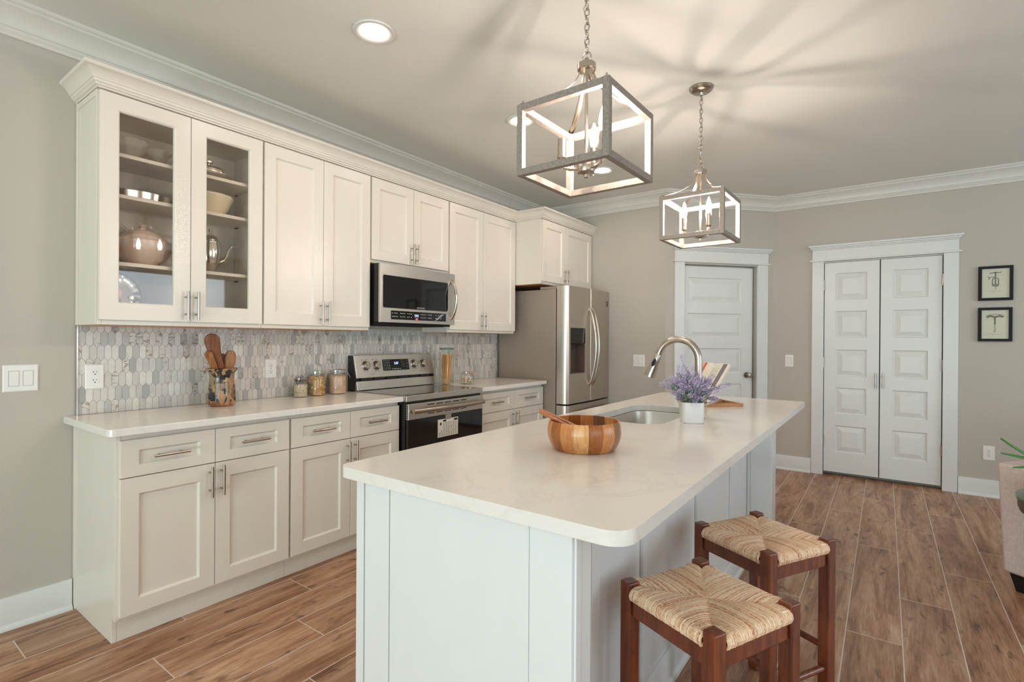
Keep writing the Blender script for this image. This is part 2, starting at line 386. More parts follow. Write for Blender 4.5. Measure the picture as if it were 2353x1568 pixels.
def me_obj(name, bm, mats, parent=None, smooth=True, bevel=0, seg=2, root=None, angle=35):
    welded = id(bm) in WELD
    if welded: bmesh.ops.remove_doubles(bm, verts=bm.verts, dist=1e-6); WELD.discard(id(bm))
    bmesh.ops.recalc_face_normals(bm, faces=bm.faces)
    if root is not None: bmesh.ops.translate(bm, verts=bm.verts, vec=-Vector(root))
    me = bpy.data.meshes.new(name); bm.to_mesh(me); bm.free()
    for m in (mats if isinstance(mats, (list, tuple)) else [mats]): me.materials.append(M[m] if isinstance(m, str) else m)
    if smooth:
        if welded: angle = min(angle, 9)
        me.polygons.foreach_set('use_smooth', [True] * len(me.polygons)); me.set_sharp_from_angle(angle=R(angle))
    o = bpy.data.objects.new(name, me); COL.objects.link(o)
    if parent is not None: o.parent = parent
    if bevel:
        b = o.modifiers.new('edge', 'BEVEL'); b.width = bevel; b.segments = seg; b.limit_method = 'ANGLE'; b.angle_limit = R(40)
        b.harden_normals = True
    return o
def tag(o, label, cat, group=None, kind=None):
    o['label'] = label; o['category'] = cat
    if group: o['group'] = group
    if kind: o['kind'] = kind
    return o
class Thing:
    """an Empty at the thing's base; parts are given in world space unless the thing is turned"""
    def __init__(s, name, label, cat, loc=(0, 0, 0), rz=0.0, group=None, kind=None):
        s.o = bpy.data.objects.new(name, None); COL.objects.link(s.o); s.o.empty_display_size = .1
        s.o.location = loc; s.o.rotation_euler = (0, 0, rz); s.loc = Vector(loc); s.local = bool(rz)
        tag(s.o, label, cat, group, kind)
    def part(s, name, bm, mat, parent=None, local=None, label=None, **kw):
        loc = s.local if local is None else local
        o = me_obj(name, bm, mat, parent or s.o, root=None if loc else s.loc, **kw)
        if label: o['label'] = label
        return o
def nb(): return bmesh.new()
def solo(name, bm, mat, label, cat, loc=(0, 0, 0), group=None, kind=None, **kw):
    o = me_obj(name, bm, mat, None, root=loc, **kw); o.location = loc; return tag(o, label, cat, group, kind)
def struct(name, bm, mat, label, cat, **kw): return solo(name, bm, mat, label, cat, kind='structure', **kw)
def text_bm(bm, fr, s, size, mi=0, align='CENTER', depth=.0004):
    cu = bpy.data.curves.new('t', 'FONT'); cu.body = s; cu.size = size; cu.align_x = align; cu.align_y = 'CENTER'; cu.resolution_u = 3
    ob = bpy.data.objects.new('t', cu); COL.objects.link(ob); dg = bpy.context.evaluated_depsgraph_get()
    me = ob.evaluated_get(dg).to_mesh()
    vs = [bm.verts.new(fr(v.co.x, v.co.y, depth)) for v in me.vertices]
    for p in me.polygons:
        try: bm.faces.new([vs[i] for i in p.vertices]).material_index = mi
        except ValueError: pass
    bpy.data.objects.remove(ob); bpy.data.curves.remove(cu)
def dup(o, parent=None, **props):
    c = o.copy(); COL.objects.link(c)
    if parent is not None: c.parent = parent
    for k, v in props.items(): c[k] = v
    for ch in list(o.children): dup(ch, c)
    return c

# ------------------------------------------------------------------ the room
CEIL, YA, YF = 2.72, 4.90, 5.79
D0, D1 = Vector((1.39, YA, 0)), Vector((2.186, YF, 0)); DL = (D1 - D0).length; du = (D1 - D0) / DL
FD = F(D0, du, (0, 0, 1), (du.y, -du.x, 0))                 # angled wall
FF = F((0, YF, 0), (1, 0, 0), (0, 0, 1), (0, -1, 0))        # far wall with the double doors
FA = F((0, YA, 0), (1, 0, 0), (0, 0, 1), (0, -1, 0))        # back wall beside the fridge
FL = FX
bm = nb(); box(bm, -.12, 7.3, -4.1, 5.95, -.1, 0)
struct('floor', bm, 'floor', 'brown wood-look plank tile floor with pale grout lines', 'floor', smooth=False)
bm = nb(); box(bm, -.12, 7.3, -4.1, 5.95, CEIL, CEIL + .08)
struct('ceiling', bm, 'ceiling', 'smooth greige painted ceiling over the kitchen', 'ceiling', smooth=False)
bm = nb(); box(bm, -.12, 0, -4.1, YA + .1, 0, CEIL)
struct('wall_left', bm, 'wall', 'greige wall behind the long run of cabinets', 'wall', smooth=False)
bm = nb(); box(bm, 0, 1.39, YA, YA + .1, 0, CEIL)
struct('wall_back', bm, 'wall', 'greige wall directly right of the fridge', 'wall', smooth=False)
bm = nb(); S0, S1, DT = .187, 1.0, 2.036
fbox(bm, FD, 0, S0, 0, CEIL, -.1, 0); fbox(bm, FD, S1, DL, 0, CEIL, -.1, 0); fbox(bm, FD, S0, S1, DT, CEIL, -.1, 0); fbox(bm, FD, 0, DL, 0, CEIL, -.14, -.1)  # last box: unseen backing added to stop outside light behind the door
struct('wall_angled', bm, 'wall', 'angled corner wall holding the single white door', 'wall', smooth=False)
bm = nb(); X0, X1 = 2.623, 3.513
fbox(bm, FF, 2.186, X0, 0, CEIL, -.1, 0); fbox(bm, FF, X1, 7.3, 0, CEIL, -.1, 0); fbox(bm, FF, X0, X1, 2.045, CEIL, -.1, 0); fbox(bm, FF, 2.186, 7.3, 0, CEIL, -.14, -.1)  # full-width back sheet is added, unseen, so no light leaks under the doors
struct('wall_far', bm, 'wall', 'greige wall holding the white double doors and two pictures', 'wall', smooth=False)
bm = nb()
for a in ((-.12, 1.4, 0, CEIL), (1.4, 5.0, 2.58, CEIL), (5.0, 5.2, 0, CEIL), (5.2, 6.4, 0, .7), (5.2, 6.4, 2.5, CEIL), (6.4, 7.3, 0, CEIL)):
    box(bm, a[0], a[1], -4.1, -4.0, a[2], a[3])
struct('wall_rear', bm, 'wall', 'greige wall behind the camera with glazed openings', 'wall', smooth=False)
bm = nb()
for a in ((-4.1, -3.1, 0, CEIL), (.5, 2.0, 0, CEIL), (4.6, 5.95, 0, CEIL), (2.0, 4.6, 0, .6), (2.0, 4.6, 2.4, CEIL), (-3.1, .5, 0, .6), (-3.1, .5, 2.4, CEIL)):
    box(bm, 7.2, 7.3, a[0], a[1], a[2], a[3])
struct('wall_right', bm, 'wall', 'greige dining side wall with a wide window', 'wall', smooth=False)
def window(n, label, fr, u0, u1, v0, v1, mull):
    bm = nb()
    for a in ((u0, u0 + .07, v0, v1), (u1 - .07, u1, v0, v1), (u0, u1, v0, v0 + .07), (u0, u1, v1 - .07, v1)): fbox(bm, fr, *a, -.06, -.01)
    for m in mull: fbox(bm, fr, m - .04, m + .04, v0, v1, -.06, -.01)
    struct('window_%d' % n, bm, 'trim', label, 'window', bevel=.003)
FR = F((0, -4.0, 0), (1, 0, 0), (0, 0, 1), (0, 1, 0)); FRT = F((7.2, 0, 0), (0, 1, 0), (0, 0, 1), (-1, 0, 0))
window(1, 'wide white framed glazed patio doors behind the camera', FR, 1.4, 5.0, 0, 2.58, (2.6, 3.8))
window(2, 'smaller white framed window beside the patio doors', FR, 5.2, 6.4, .7, 2.5, (5.8,))
window(3, 'wide white framed window on the dining side wall', FRT, -3.1, .5, .6, 2.4, (-1.9, -.7))
window(4, 'added white framed window on the dining wall for far wall fill light', FRT, 2.0, 4.6, .6, 2.4, (2.87, 3.73))  # made-up window, put in to bring light to the far wall and floor
# crown, baseboards
cp = [(0, 2.588), (.014, 2.588), (.014, 2.602), (.02, 2.606), (.026, 2.62), (.032, 2.622), (.032, 2.632), (.036, 2.646), (.046, 2.662), (.06, 2.676), (.078, 2.688), (.086, 2.692), (.086, 2.702), (.094, 2.704), (.1, 2.71), (.104, 2.72), (0, 2.72)]
bm = nb(); sweep(bm, cp, [(0, -4.0), (0, YA), (1.39, YA), (2.186, YF), (7.2, YF)])
struct('trim_1', bm, 'crown', 'stepped white crown moulding where walls meet the ceiling', 'crown moulding')
bp = [(0, 0), (.03, 0), (.029, .01), (.024, .018), (.016, .022), (.016, .136), (.013, .141), (0, .141)]
bm = nb(); sweep(bm, bp, [(0, -4.0), (0, .752)])
struct('baseboard_left', bm, 'trim', 'tall white baseboard left of the base cabinets', 'baseboard')
bm = nb(); sweep(bm, bp, [(2.2, YF), (2.526, YF)])
struct('baseboard_far', bm, 'trim', 'short white baseboard left of the double doors', 'baseboard')
bm = nb(); sweep(bm, bp, [(3.616, YF), (7.2, YF)])
struct('baseboard_right', bm, 'trim', 'white baseboard right of the double doors', 'baseboard')
# door casings
def casing(nm, label, fr, a0, a1, b0, b1, top):
    bm = nb()
    fbox(bm, fr, a0, a1, 0, top, 0, .02); fbox(bm, fr, b0, b1, 0, top, 0, .02)
    fbox(bm, fr, a0, b1, top + .016, top + .112, 0, .022)
    fbox(bm, fr, a0 - .018, b1 + .018, top, top + .016, 0, .034)
    for i, (z, h, p) in enumerate(((.112, .012, .03), (.124, .014, .04), (.138, .018, .052))): fbox(bm, fr, a0 - p + .022, b1 + p - .022, top + z, top + z + h, 0, p)
    fbox(bm, fr, a1 - .012, a1, 0, top, -.1, .0); fbox(bm, fr, b0, b0 + .012, 0, top, -.1, .0); fbox(bm, fr, a1 - .012, b0 + .012, top - .012, top, -.1, .0)
    return struct(nm, bm, 'trim', label, 'door casing', bevel=.003)
casing('trim_2', 'white casing with capped header around the double doors', FF, 2.528, 2.626, 3.511, 3.612, 2.05)
casing('trim_3', 'white casing with capped header around the single corner door', FD, .086, .19, 1.0, 1.118, 2.045)
PL = [(0, 0), (.004, -.012), (.012, -.014), (.054, -.002)]
def bar_pull(bm, fr, u, v, L, vert, w=0.0, off=.034, r=.006):
    a, b = ((u, v - L / 2), (u, v + L / 2)) if vert else ((u - L / 2, v), (u + L / 2, v))
    cyl(bm, fr(*a, w + off), fr(*b, w + off), r, 14)
    for t in (.2, .8):
        p = (a[0] + (b[0] - a[0]) * t, a[1] + (b[1] - a[1]) * t); cyl(bm, fr(*p, w), fr(*p, w + off), r * .75, 10)
def hinges(par, fr, u, zs, w, root):
    for z in zs:
        bm = nb(); cyl(bm, fr(u, z - .046, w), fr(u, z + .046, w), .008, 10)
        for t in (-.046, 0, .046): cyl(bm, fr(u, z + t - .003, w), fr(u, z + t + .003, w), .0095, 10)
        me_obj('hinge', bm, 'nickel', par, root=root)
def door(nm, label, fr, u0, u1, v0, v1, wf, panels, hu, hz, hw):
    bm = nb(); slab(bm, fr, u0, u1, v0, v1, wf - .035, wf, panels, PL)
    root = fr((u0 + u1) / 2, 0, wf); o = struct(nm, bm, 'trim', label, 'door', loc=root, bevel=.0015)
    hinges(o, fr, hu, hz, hw, root); return o, root
pz = [(.227, .48), (.593, .842), (.951, 1.204), (1.32, 1.569), (1.679, 1.93)]
dl, rt = door('door_2', 'left leaf of the white five-panel double doors', FF, 2.631, 3.063, .036, 2.035, -.004, [(2.724, 2.968) + z for z in pz], 2.627, (.34, 1.082, 1.823), .004)
bm = nb(); bar_pull(bm, FF, 3.036, .925, .14, True, -.004, .03); me_obj('handle', bm, 'nickel', dl, root=rt)
dr, rt = door('door_3', 'right leaf of the white five-panel double doors', FF, 3.071, 3.505, .036, 2.035, -.004, [(3.164, 3.41) + z for z in pz], 3.509, (.34, 1.082, 1.823), .004)
bm = nb(); bar_pull(bm, FF, 3.092, .925, .14, True, -.004, .03); me_obj('handle', bm, 'nickel', dr, root=rt)
pz2 = [(.24, .49), (.6, .849), (.959, 1.206), (1.316, 1.554), (1.669, 1.906)]
dp, rt = door('door_1', 'white five-panel single door with a round knob', FD, .195, .992, .012, 2.018, -.05, [(.268, .866) + z for z in pz2], .19, (.3,), -.05)
bm = nb(); k0 = FD(.93, .937, -.05); kw = FD.w
cyl(bm, k0, k0 + kw * .008, .032, 24); cyl(bm, k0 + kw * .008, k0 + kw * .035, .012, 14)
kf = F(k0 + kw * .034, FD.u, FD.v, FD.w); lathe(bm, [(.013, 0), (.024, .006), (.027, .016), (.022, .025), (0, .027)], n=20, fr=kf)
me_obj('knob', bm, 'rust_knob', dp, root=rt)
# backsplash of picket tiles, individual islands on a grout sheet
def backsplash():
    y0, y1, z0, z1 = .772, 4.03, .909, 1.352; bm = nb()
    tw, th, tip, g = .0293, .083, .0155, .0008; pitch = th - tip
    box(bm, 0, .004, y0, y1, z0, z1, 1)
    row = 0; zc = z0 + .026
    while zc - th / 2 < z1:
        yc = y0 + (tw / 2 if row % 2 else 0)
        while yc - tw / 2 < y1:
            hw, hh = tw / 2 - g, th / 2 - g
            pts = [(0, hh), (-hw, hh - tip), (-hw, -hh + tip), (0, -hh), (hw, -hh + tip), (hw, hh - tip)]
            pts = [(min(max(yc + a, y0), y1), min(max(zc + b, z0), z1)) for a, b in pts]
            A = max(p[0] for p in pts) - min(p[0] for p in pts); Bz = max(p[1] for p in pts) - min(p[1] for p in pts)
            if A > .004 and Bz > .006:
                uq = []
                for p in pts:
                    if not uq or (abs(p[0] - uq[-1][0]) + abs(p[1] - uq[-1][1])) > 1e-4: uq.append(p)
                if abs(uq[0][0] - uq[-1][0]) + abs(uq[0][1] - uq[-1][1]) < 1e-4: uq.pop()
                ar = abs(sum(uq[i][0] * uq[(i + 1) % len(uq)][1] - uq[(i + 1) % len(uq)][0] * uq[i][1] for i in range(len(uq)))) / 2
                if len(uq) >= 3 and ar > 2e-5:
                    vs = [bm.verts.new((.0065, a, b)) for a, b in uq]; bs = [bm.verts.new((.0035, a, b)) for a, b in uq]
                    bm.faces.new(vs); loopfaces(bm, vs, bs)
            yc += tw
        zc += pitch; row += 1
    return bm
struct('backsplash', backsplash(), ['tile', 'grout'], 'marble picket tile backsplash between counters and wall cabinets', 'backsplash', smooth=False)
bm = nb(); box(bm, 0, .011, .766, .772, .909, 1.338)
struct('trim_4', bm, 'nickel', 'slim metal edge strip at the left end of the backsplash', 'edge strip', smooth=False)
# ------------------------------------------------------------------ cabinets along the left wall
SH = [(0, 0), (.008, -.011)]
FXZ = F((0, 0, 0), (1, 0, 0), (0, 0, 1), (0, 1, 0))
def handle(t, par, fr, u, v, vert, w, L=.14):
    bm = nb(); bar_pull(bm, fr, u, v, L, vert, w); return t.part('handle', bm, 'nickel', par)
BX, DX = .540, .560
def base_unit(label, y0, ym, y1, endpanel=False):
    t = Thing('base_cabinet', label, 'base cabinet', (0, (y0 + y1) / 2, 0), group='cream base cabinets along the wall')
    bm = nb(); prism(bm, FXZ, [(.004, 0), (.485, 0), (.485, .1), (BX, .1), (BX, .875), (.004, .875)], y0, y1)
    if endpanel:
        prism(bm, FXZ, [(.004, 0), (.503, 0), (.503, .102), (BX + .002, .102), (BX + .002, .875), (.004, .875)], y0 - .006, y0 + .012)
        box(bm, .004, .028, y0 - .012, y0 - .005, 0, .875)
    t.part('body', bm, 'cream', bevel=.0015)
    bm = nb(); box(bm, .486, .502, y0 + (.012 if endpanel else 0), y1, 0, .1); t.part('toe_kick', bm, 'cream')
    e = .006
    for a, b, s in ((y0 + e, ym - .0015, 1), (ym + .0015, y1 - e, -1)):
        bm = nb(); slab(bm, FL, a, b, .695, .851, BX + .001, DX, [(a + .066, b - .066, .741, .805)], SH)
        d = t.part('drawer', bm, 'cream', bevel=.0015); handle(t, d, FL, (a + b) / 2, .772, False, DX - .011)
        bm = nb(); slab(bm, FL, a, b, .117, .691, BX + .001, DX, [(a + .066, b - .066, .179, .621)], SH)
        d = t.part('door', bm, 'cream', bevel=.0015); handle(t, d, FL, (b - .025) if s > 0 else (a + .024), .611, True, DX)
    return t
base_unit('cream base cabinet at the free left end of the counter', .768, 1.1455, 1.522, True)
base_unit('cream base cabinet directly left of the range', 1.524, 1.902, 2.282)
base_unit('cream base cabinet between the range and the fridge', 3.062, 3.552, 4.018)
# worktops
def worktop(name, label, y0, y1, round_end):
    bm = nb(); x1 = .602
    if round_end:
        r = .03; poly = [(.001, y0), (x1 - r, y0)] + [(x1 - r + r * math.sin(R(a)), y0 + r - r * math.cos(R(a))) for a in range(15, 90, 15)] + [(x1, y0 + r), (x1, y1), (.001, y1)]
    else: poly = [(.001, y0), (x1, y0), (x1, y1), (.001, y1)]
    prism(bm, FW, poly, .876, .908)
    return solo(name, bm, 'quartz', label, 'countertop', loc=(.3, (y0 + y1) / 2, .876), group='white quartz countertops', bevel=.004, seg=3)
worktop('countertop', 'long white quartz countertop left of the range', .72, 2.278, True)
worktop('countertop', 'short white quartz countertop between range and fridge', 3.064, 4.008, False)
# wall cabinets
UX, UD = .285, .305
ZB, ZT = 1.336, 2.378
def upper_unit(label, y0, ym, y1, z0, x=UX, lip=True, hz=None):
    t = Thing('wall_cabinet', label, 'wall cabinet', (0, (y0 + y1) / 2, z0), group='cream wall cabinets')
    bm = nb(); box(bm, .003, x, y0, y1, z0, ZT); t.part('body', bm, 'cream', bevel=.0015)
    bm = nb(); box(bm, .01, x - .02, y0 + .015, y1 - .015, z0 - .003, z0 + .001); t.part('underside', bm, 'wood_under', label='bare maple underside')
    e = .006; zb = z0 + .022
    for a, b, s in ((y0 + e, ym - .0015, 1), (ym + .0015, y1 - e, -1)):
        bm = nb(); slab(bm, FL, a, b, zb, 2.372, x + .001, x + .02, [(a + .066, b - .066, zb + .068, 2.305)], SH)
        d = t.part('door', bm, 'cream', bevel=.0015); handle(t, d, FL, (b - .022) if s > 0 else (a + .022), zb + .08, True, x + .02)
    return t
def glass_unit():
    y0, ym, y1 = .768, 1.139, 1.507
    t = Thing('glass_door_cabinet', 'cream wall cabinet with two glass doors at the left end', 'wall cabinet', (0, (y0 + y1) / 2, ZB), group='cream wall cabinets')
    bm = nb()
    box(bm, .003, UX, y0, y0 + .018, ZB, ZT); box(bm, .003, UX, y1 - .018, y1, ZB, ZT)
    box(bm, .003, UX, y0 + .018, y1 - .018, ZB, 1.38); box(bm, .003, UX, y0 + .018, y1 - .018, 2.31, ZT); box(bm, .003, .014, y0 + .018, y1 - .018, 1.38, 2.31)
    box(bm, .003, .026, y0 - .006, y0, ZB, ZT); box(bm, UX - .022, UX, y0 - .004, y0, ZB, ZT); box(bm, .026, UX - .022, y0 - .004, y0, 2.35, ZT)
    t.part('body', bm, 'cream', bevel=.0015)
    bm = nb(); box(bm, .01, UX - .02, y0 + .015, y1 - .015, ZB - .003, ZB + .001); t.part('underside', bm, 'wood_under', label='bare maple underside')
    for z in (2.124, 1.936, 1.626):
        bm = nb(); box(bm, .015, .268, y0 + .019, y1 - .019, z - .017, z); t.part('shelf', bm, 'cream', bevel=.001)
    for z in (2.107, 1.919, 1.609):
        for y in (y1 - .019,):
            for x in (.05, .235):
                bm = nb(); box(bm, x - .012, x + .012, y - .008, y, z - .006, z); t.part('shelf_pin', bm, 'slot')
    for a, b, s in ((y0 + .003, ym - .0015, 1), (ym + .0015, y1 - .004, -1)):
        bm = nb(); slab(bm, FL, a, b, 1.358, 2.372, UX + .001, UD, [(a + .067, b - .067, 1.431, 2.305)], SH, opening=True)
        d = t.part('door', bm, 'cream', bevel=.001); handle(t, d, FL, (b - .022) if s > 0 else (a + .022), 1.438, True, UD)
        bm = nb(); box(bm, UX + .006, UX + .009, a + .063, b - .063, 1.427, 2.309); t.part('glass_pane', bm, 'pane', d, smooth=False)
glass_unit()
upper_unit('tall cream wall cabinet between the glass doors and the microwave', 1.509, 1.887, 2.247, ZB)
upper_unit('short cream wall cabinet above the microwave', 2.25, 2.634, 3.012, 1.796)
upper_unit('tall cream wall cabinet between the microwave and the fridge', 3.015, 3.44, 3.922, ZB)
upper_unit('deep short cream wall cabinet over the fridge', 3.926, 4.336, 4.884, 1.79, .58)
def cab_crown():
    bm = nb(); pr = [(0, 2.379), (.003, 2.379), (.003, 2.386), (.012, 2.388), (.012, 2.394), (.02, 2.4), (.022, 2.408), (.026, 2.409), (.03, 2.42), (.042, 2.436), (.056, 2.447), (.06, 2.448), (.063, 2.452), (.063, 2.462), (0, 2.462)]
    sweep(bm, pr, [(.001, .764), (.303, .764), (.303, 3.926), (.598, 3.926), (.598, 4.895)], side=1)
    box(bm, .002, .3, .766, 3.93, 2.379, 2.4); box(bm, .3, .595, 3.93, 4.89, 2.379, 2.4); box(bm, .002, .3, 3.93, 4.89, 2.379, 2.4)
    bmesh.ops.translate(bm, verts=bm.verts, vec=(0, 0, 0))
    return bm
solo('cabinet_crown_moulding', cab_crown(), 'cream', 'cream crown moulding running along the tops of the wall cabinets', 'crown moulding', loc=(.3, 2.8, 2.379))
# ------------------------------------------------------------------ microwave, range, fridge
def ticks(bm, fr, u0, u1, v, n, h, w, mi=0, fill=.6, seed=1):
    rr = random.Random(seed); st = (u1 - u0) / n
    for i in range(n):
        L = st * fill * rr.uniform(.6, 1.1); a = u0 + st * i
        fbox(bm, fr, a, a + L, v - h / 2, v + h / 2, w, w + .0004, mi)
def microwave():
    y0, y1, z0, z1, xf = 2.254, 3.008, 1.39, 1.79, .386
    t = Thing('microwave', 'stainless over-the-range microwave with a dark window above the range', 'microwave', (0, (y0 + y1) / 2, z0))
    bm = nb(); box(bm, .004, .362, y0 + .004, y1 - .004, z0 + .004, z1 - .002); t.part('body', bm, 'black', bevel=.002)
    a, b = 2.262, 2.992
    bm = nb(); fr = FL
    slab(bm, fr, a, b, z0 + .002, z1 - .004, .364, xf, [(2.284, 2.916, 1.491, 1.711)], [(0, 0), (.002, -.002)])
    d = t.part('door', bm, 'steel_h', bevel=.006, seg=3)
    bm = nb(); prism(bm, F((0, 0, 0), (0, 1, 0), (0, 0, 1), (1, 0, 0)), rrect(2.285, 2.915, 1.492, 1.71, .014), xf - .0015, xf + .0012)
    t.part('window', bm, 'blackglass', d)
    bm = nb(); text_bm(bm, F((xf + .0014, 2.63, 1.502), (0, 1, 0), (0, 0, 1), (1, 0, 0)), 'SAMSUNG', .017); t.part('lettering', bm, 'label_white', d, smooth=False)
    bm = nb(); prism(bm, FL, rrect(2.353, 2.893, 1.414, 1.474, .003), xf - .001, xf + .0015); p = t.part('control_panel', bm, 'blackglass', d)
    bm = nb()
    for v, s in ((1.457, 3), (1.434, 8)):
        for u0, u1, n in ((2.362, 2.42, 3), (2.435, 2.487, 3), (2.5, 2.55, 3), (2.628, 2.69, 5), (2.70, 2.75, 3), (2.78, 2.86, 3)): ticks(bm, FL, u0, u1, v, n, .0045, xf + .0016, 0, .62, s + int(u0 * 100))
    for k in range(3): tube(bm, [(xf + .002, 2.775 + .012 * k, 1.416 + .004 * k), (xf + .002, 2.845 + .012 * k, 1.468)], .0014, 6)
    t.part('key_lettering', bm, 'label_white', p, smooth=False)
    bm = nb(); fbox(bm, FL, 2.565, 2.612, 1.434, 1.458, xf + .0015, xf + .002); dd = t.part('display', bm, 'mw_display', p, smooth=False)
    bm = nb(); text_bm(bm, F((xf + .0022, 2.589, 1.446), (0, 1, 0), (0, 0, 1), (1, 0, 0)), '2:11', .016); t.part('clock_digits', bm, 'display', p, smooth=False)
    bm = nb(); fbox(bm, FL, 2.578, 2.602, 1.416, 1.429, xf + .0015, xf + .002); t.part('sticker', bm, 'coral', p, smooth=False)
    bm = nb(); pts = [(xf + .002 + .052 * math.sin(math.pi * i / 12) ** .7 if 0 < i < 12 else xf - .002, 2.952, 1.735 - .3 * i / 12) for i in range(13)]
    tube(bm, pts, .011, 12, flat=(.011, Vector((0, 1, 0)))); t.part('handle', bm, 'nickel', d)
    bm = nb(); box(bm, .03, .34, y0 + .02, y1 - .02, z0 - .012, z0 + .003)
    for i in range(6): box(bm, .06 + .045 * i, .075 + .045 * i, y0 + .05, y1 - .05, z0 - .016, z0 - .011)
    t.part('vent_grille', bm, 'darkgap')
microwave()
def range_():
    y0, y1, xf = 2.284, 3.056, .62; yc = (y0 + y1) / 2
    t = Thing('range', 'stainless electric range with a smooth cooktop between the base cabinets', 'range', (0, yc, 0))
    bm = nb(); box(bm, .012, .6, y0 + .004, y1 - .004, .03, .874); t.part('body', bm, 'black', bevel=.002)
    for x in (.06, .55):
        for y in (y0 + .05, y1 - .05): bm = nb(); cyl(bm, (x, y, 0), (x, y, .0305), .018, 12); t.part('foot', bm, 'black')
    bm = nb(); box(bm, .02, .6, y0, y0 + .018, .876, .912); box(bm, .02, .6, y1 - .018, y1, .876, .912); box(bm, .60, xf, y0, y1, .874, .912); box(bm, .02, .6, y0 + .018, y1 - .018, .876, .905)
    t.part('cooktop_rim', bm, 'steel_h', bevel=.003)
    bm = nb(); box(bm, .085, .601, y0 + .019, y1 - .019, .906, .9115); ck = t.part('cooktop_glass', bm, 'cooktop', bevel=.001)
    for x, y, r in ((.43, 2.47, .105), (.43, 2.86, .085), (.2, 2.47, .075), (.2, 2.86, .1)):
        bm = nb(); tube(bm, [(x + r * math.cos(a), y + r * math.sin(a), .9116) for a in [2 * math.pi * i / 40 for i in range(40)]], .0012, 4, closed=True, flat=(.0002, Vector((0, 0, 1))))
        t.part('burner_ring', bm, 'fridge_side', ck)
    # backguard
    fz = F((0, 0, 0), (1, 0, 0), (0, 0, 1), (0, 1, 0))
    bm = nb(); prism(bm, fz, [(.0135, .905), (.088, .905), (.092, .96), (.105, .985), (.098, 1.0), (.064, 1.158), (.0135, 1.158)], y0, y0 + .024); prism(bm, fz, [(.0135, .905), (.088, .905), (.092, .96), (.085, 1.0), (.06, 1.158), (.0135, 1.158)], y0 + .024, y1 - .024); prism(bm, fz, [(.0135, .905), (.088, .905), (.092, .96), (.105, .985), (.098, 1.0), (.064, 1.158), (.0135, 1.158)], y1 - .024, y1)
    g = t.part('backguard', bm, 'black', bevel=.002)
    o = Vector((.108, 0, .999)); vv = (Vector((.072, 0, 1.164)) - o); H = vv.length; vv = vv.normalized(); ww = Vector((vv.z, 0, -vv.x)); fp = F(o, (0, 1, 0), vv, ww)
    bm = nb(); fbox(bm, fp, y0 + .004, y1 - .004, 0, H, -.012, 0); cp_ = t.part('control_panel', bm, 'steel_h', bevel=.004, seg=3)
    bm = nb(); prism(bm, fz, [(.09, .9125), (.118, .9125), (.108, .98), (.09, .98)], y0 + .003, y1 - .003); t.part('lower_panel', bm, 'steel_h', bevel=.005, seg=3)
    for i in range(6):
        bm = nb(); fbox(bm, F((.1, 0, .984), (0, 1, 0), (0, 0, 1), (1, 0, 0)), y0 + .05 + i * .115, y0 + .15 + i * .115, 0, .012, -.01, .0); t.part('vent_slot', bm, 'slot')
    for y in (2.378, 2.474, 2.845, 2.94):
        c = fp(y, .088, 0); bm = nb()
        lathe(bm, [(0, -.001), (.033, -.001), (.034, .004), (.03, .006), (.027, .026), (.024, .03), (0, .03)], n=28, fr=F(c, (0, 1, 0), vv, ww))
        fbox(bm, F(c, (0, 1, 0), vv, ww), -.007, .007, -.025, .025, .028, .038); k = t.part('knob', bm, 'nickel', cp_, bevel=.0015)
    bm = nb()
    for y in (2.378, 2.474, 2.845, 2.94):
        ticks(bm, fp, y - .035, y + .035, .132, 2, .003, .0003, seed=int(y * 100)); ticks(bm, fp, y - .02, y + .03, .047, 2, .003, .0003, seed=int(y * 99))
    ticks(bm, fp, 2.41, 2.45, .026, 3, .003, .0003); ticks(bm, fp, 2.9, 2.93, .03, 3, .003, .0003)
    t.part('key_lettering', bm, 'ink', cp_, smooth=False)
    bm = nb(); fbox(bm, fp, 2.533, 2.792, .045, .13, -.001, .0015); ds = t.part('display_panel', bm, 'blackglass', cp_, bevel=.0005)
    bm = nb()
    for r in range(6):
        ticks(bm, fp, 2.542, 2.61, .12 - r * .0125, 4, .0035, .0016, seed=r)
        if r < 4: ticks(bm, fp, 2.715, 2.755, .122 - r * .016, 3, .004, .0016, fill=.3, seed=r + 9)
    ticks(bm, fp, 2.62, 2.71, .056, 5, .006, .0016, fill=.7)
    for r in range(3): fbox(bm, fp, 2.765, 2.784, .113 - r * .024, .114 - r * .024, .0016, .002); fbox(bm, fp, 2.765, 2.784, .123 - r * .024, .124 - r * .024, .0016, .002)
    t.part('key_lettering', bm, 'label_white', ds, smooth=False)
    bm = nb(); text_bm(bm, F(fp(2.665, .098, .0017), (0, 1, 0), vv, ww), '2:57', .024); t.part('clock_digits', bm, 'display', ds, smooth=False)
    # oven door
    bm = nb(); box(bm, .602, xf + .008, y0 + .01, y1 - .006, .755, .858)
    d = t.part('oven_door', bm, 'steel_h', bevel=.003)
    bm = nb(); box(bm, .602, xf + .004, y0 + .01, y1 - .006, .2, .7545); t.part('oven_window', bm, 'blackglass', d, bevel=.003)
    for i in range(5):
        bm = nb(); fbox(bm, FL, y0 + .18 + i * .083, y0 + .245 + i * .083, .838, .845, xf + .0075, xf + .0086); t.part('vent_slot', bm, 'slot', d); bm = nb(); fbox(bm, FL, y0 + .18 + i * .083, y0 + .245 + i * .083, .779, .784, xf + .0075, xf + .0086); t.part('vent_slot', bm, 'slot', d)
    for i in range(8): bm = nb(); fbox(bm, F((0, y0 + .0098, 0), (1, 0, 0), (0, 0, 1), (0, -1, 0)), .605, .625, .765 + i * .011, .77 + i * .011, -.0005, .0004); t.part('vent_slot', bm, 'slot', d)
    bm = nb(); n = 20
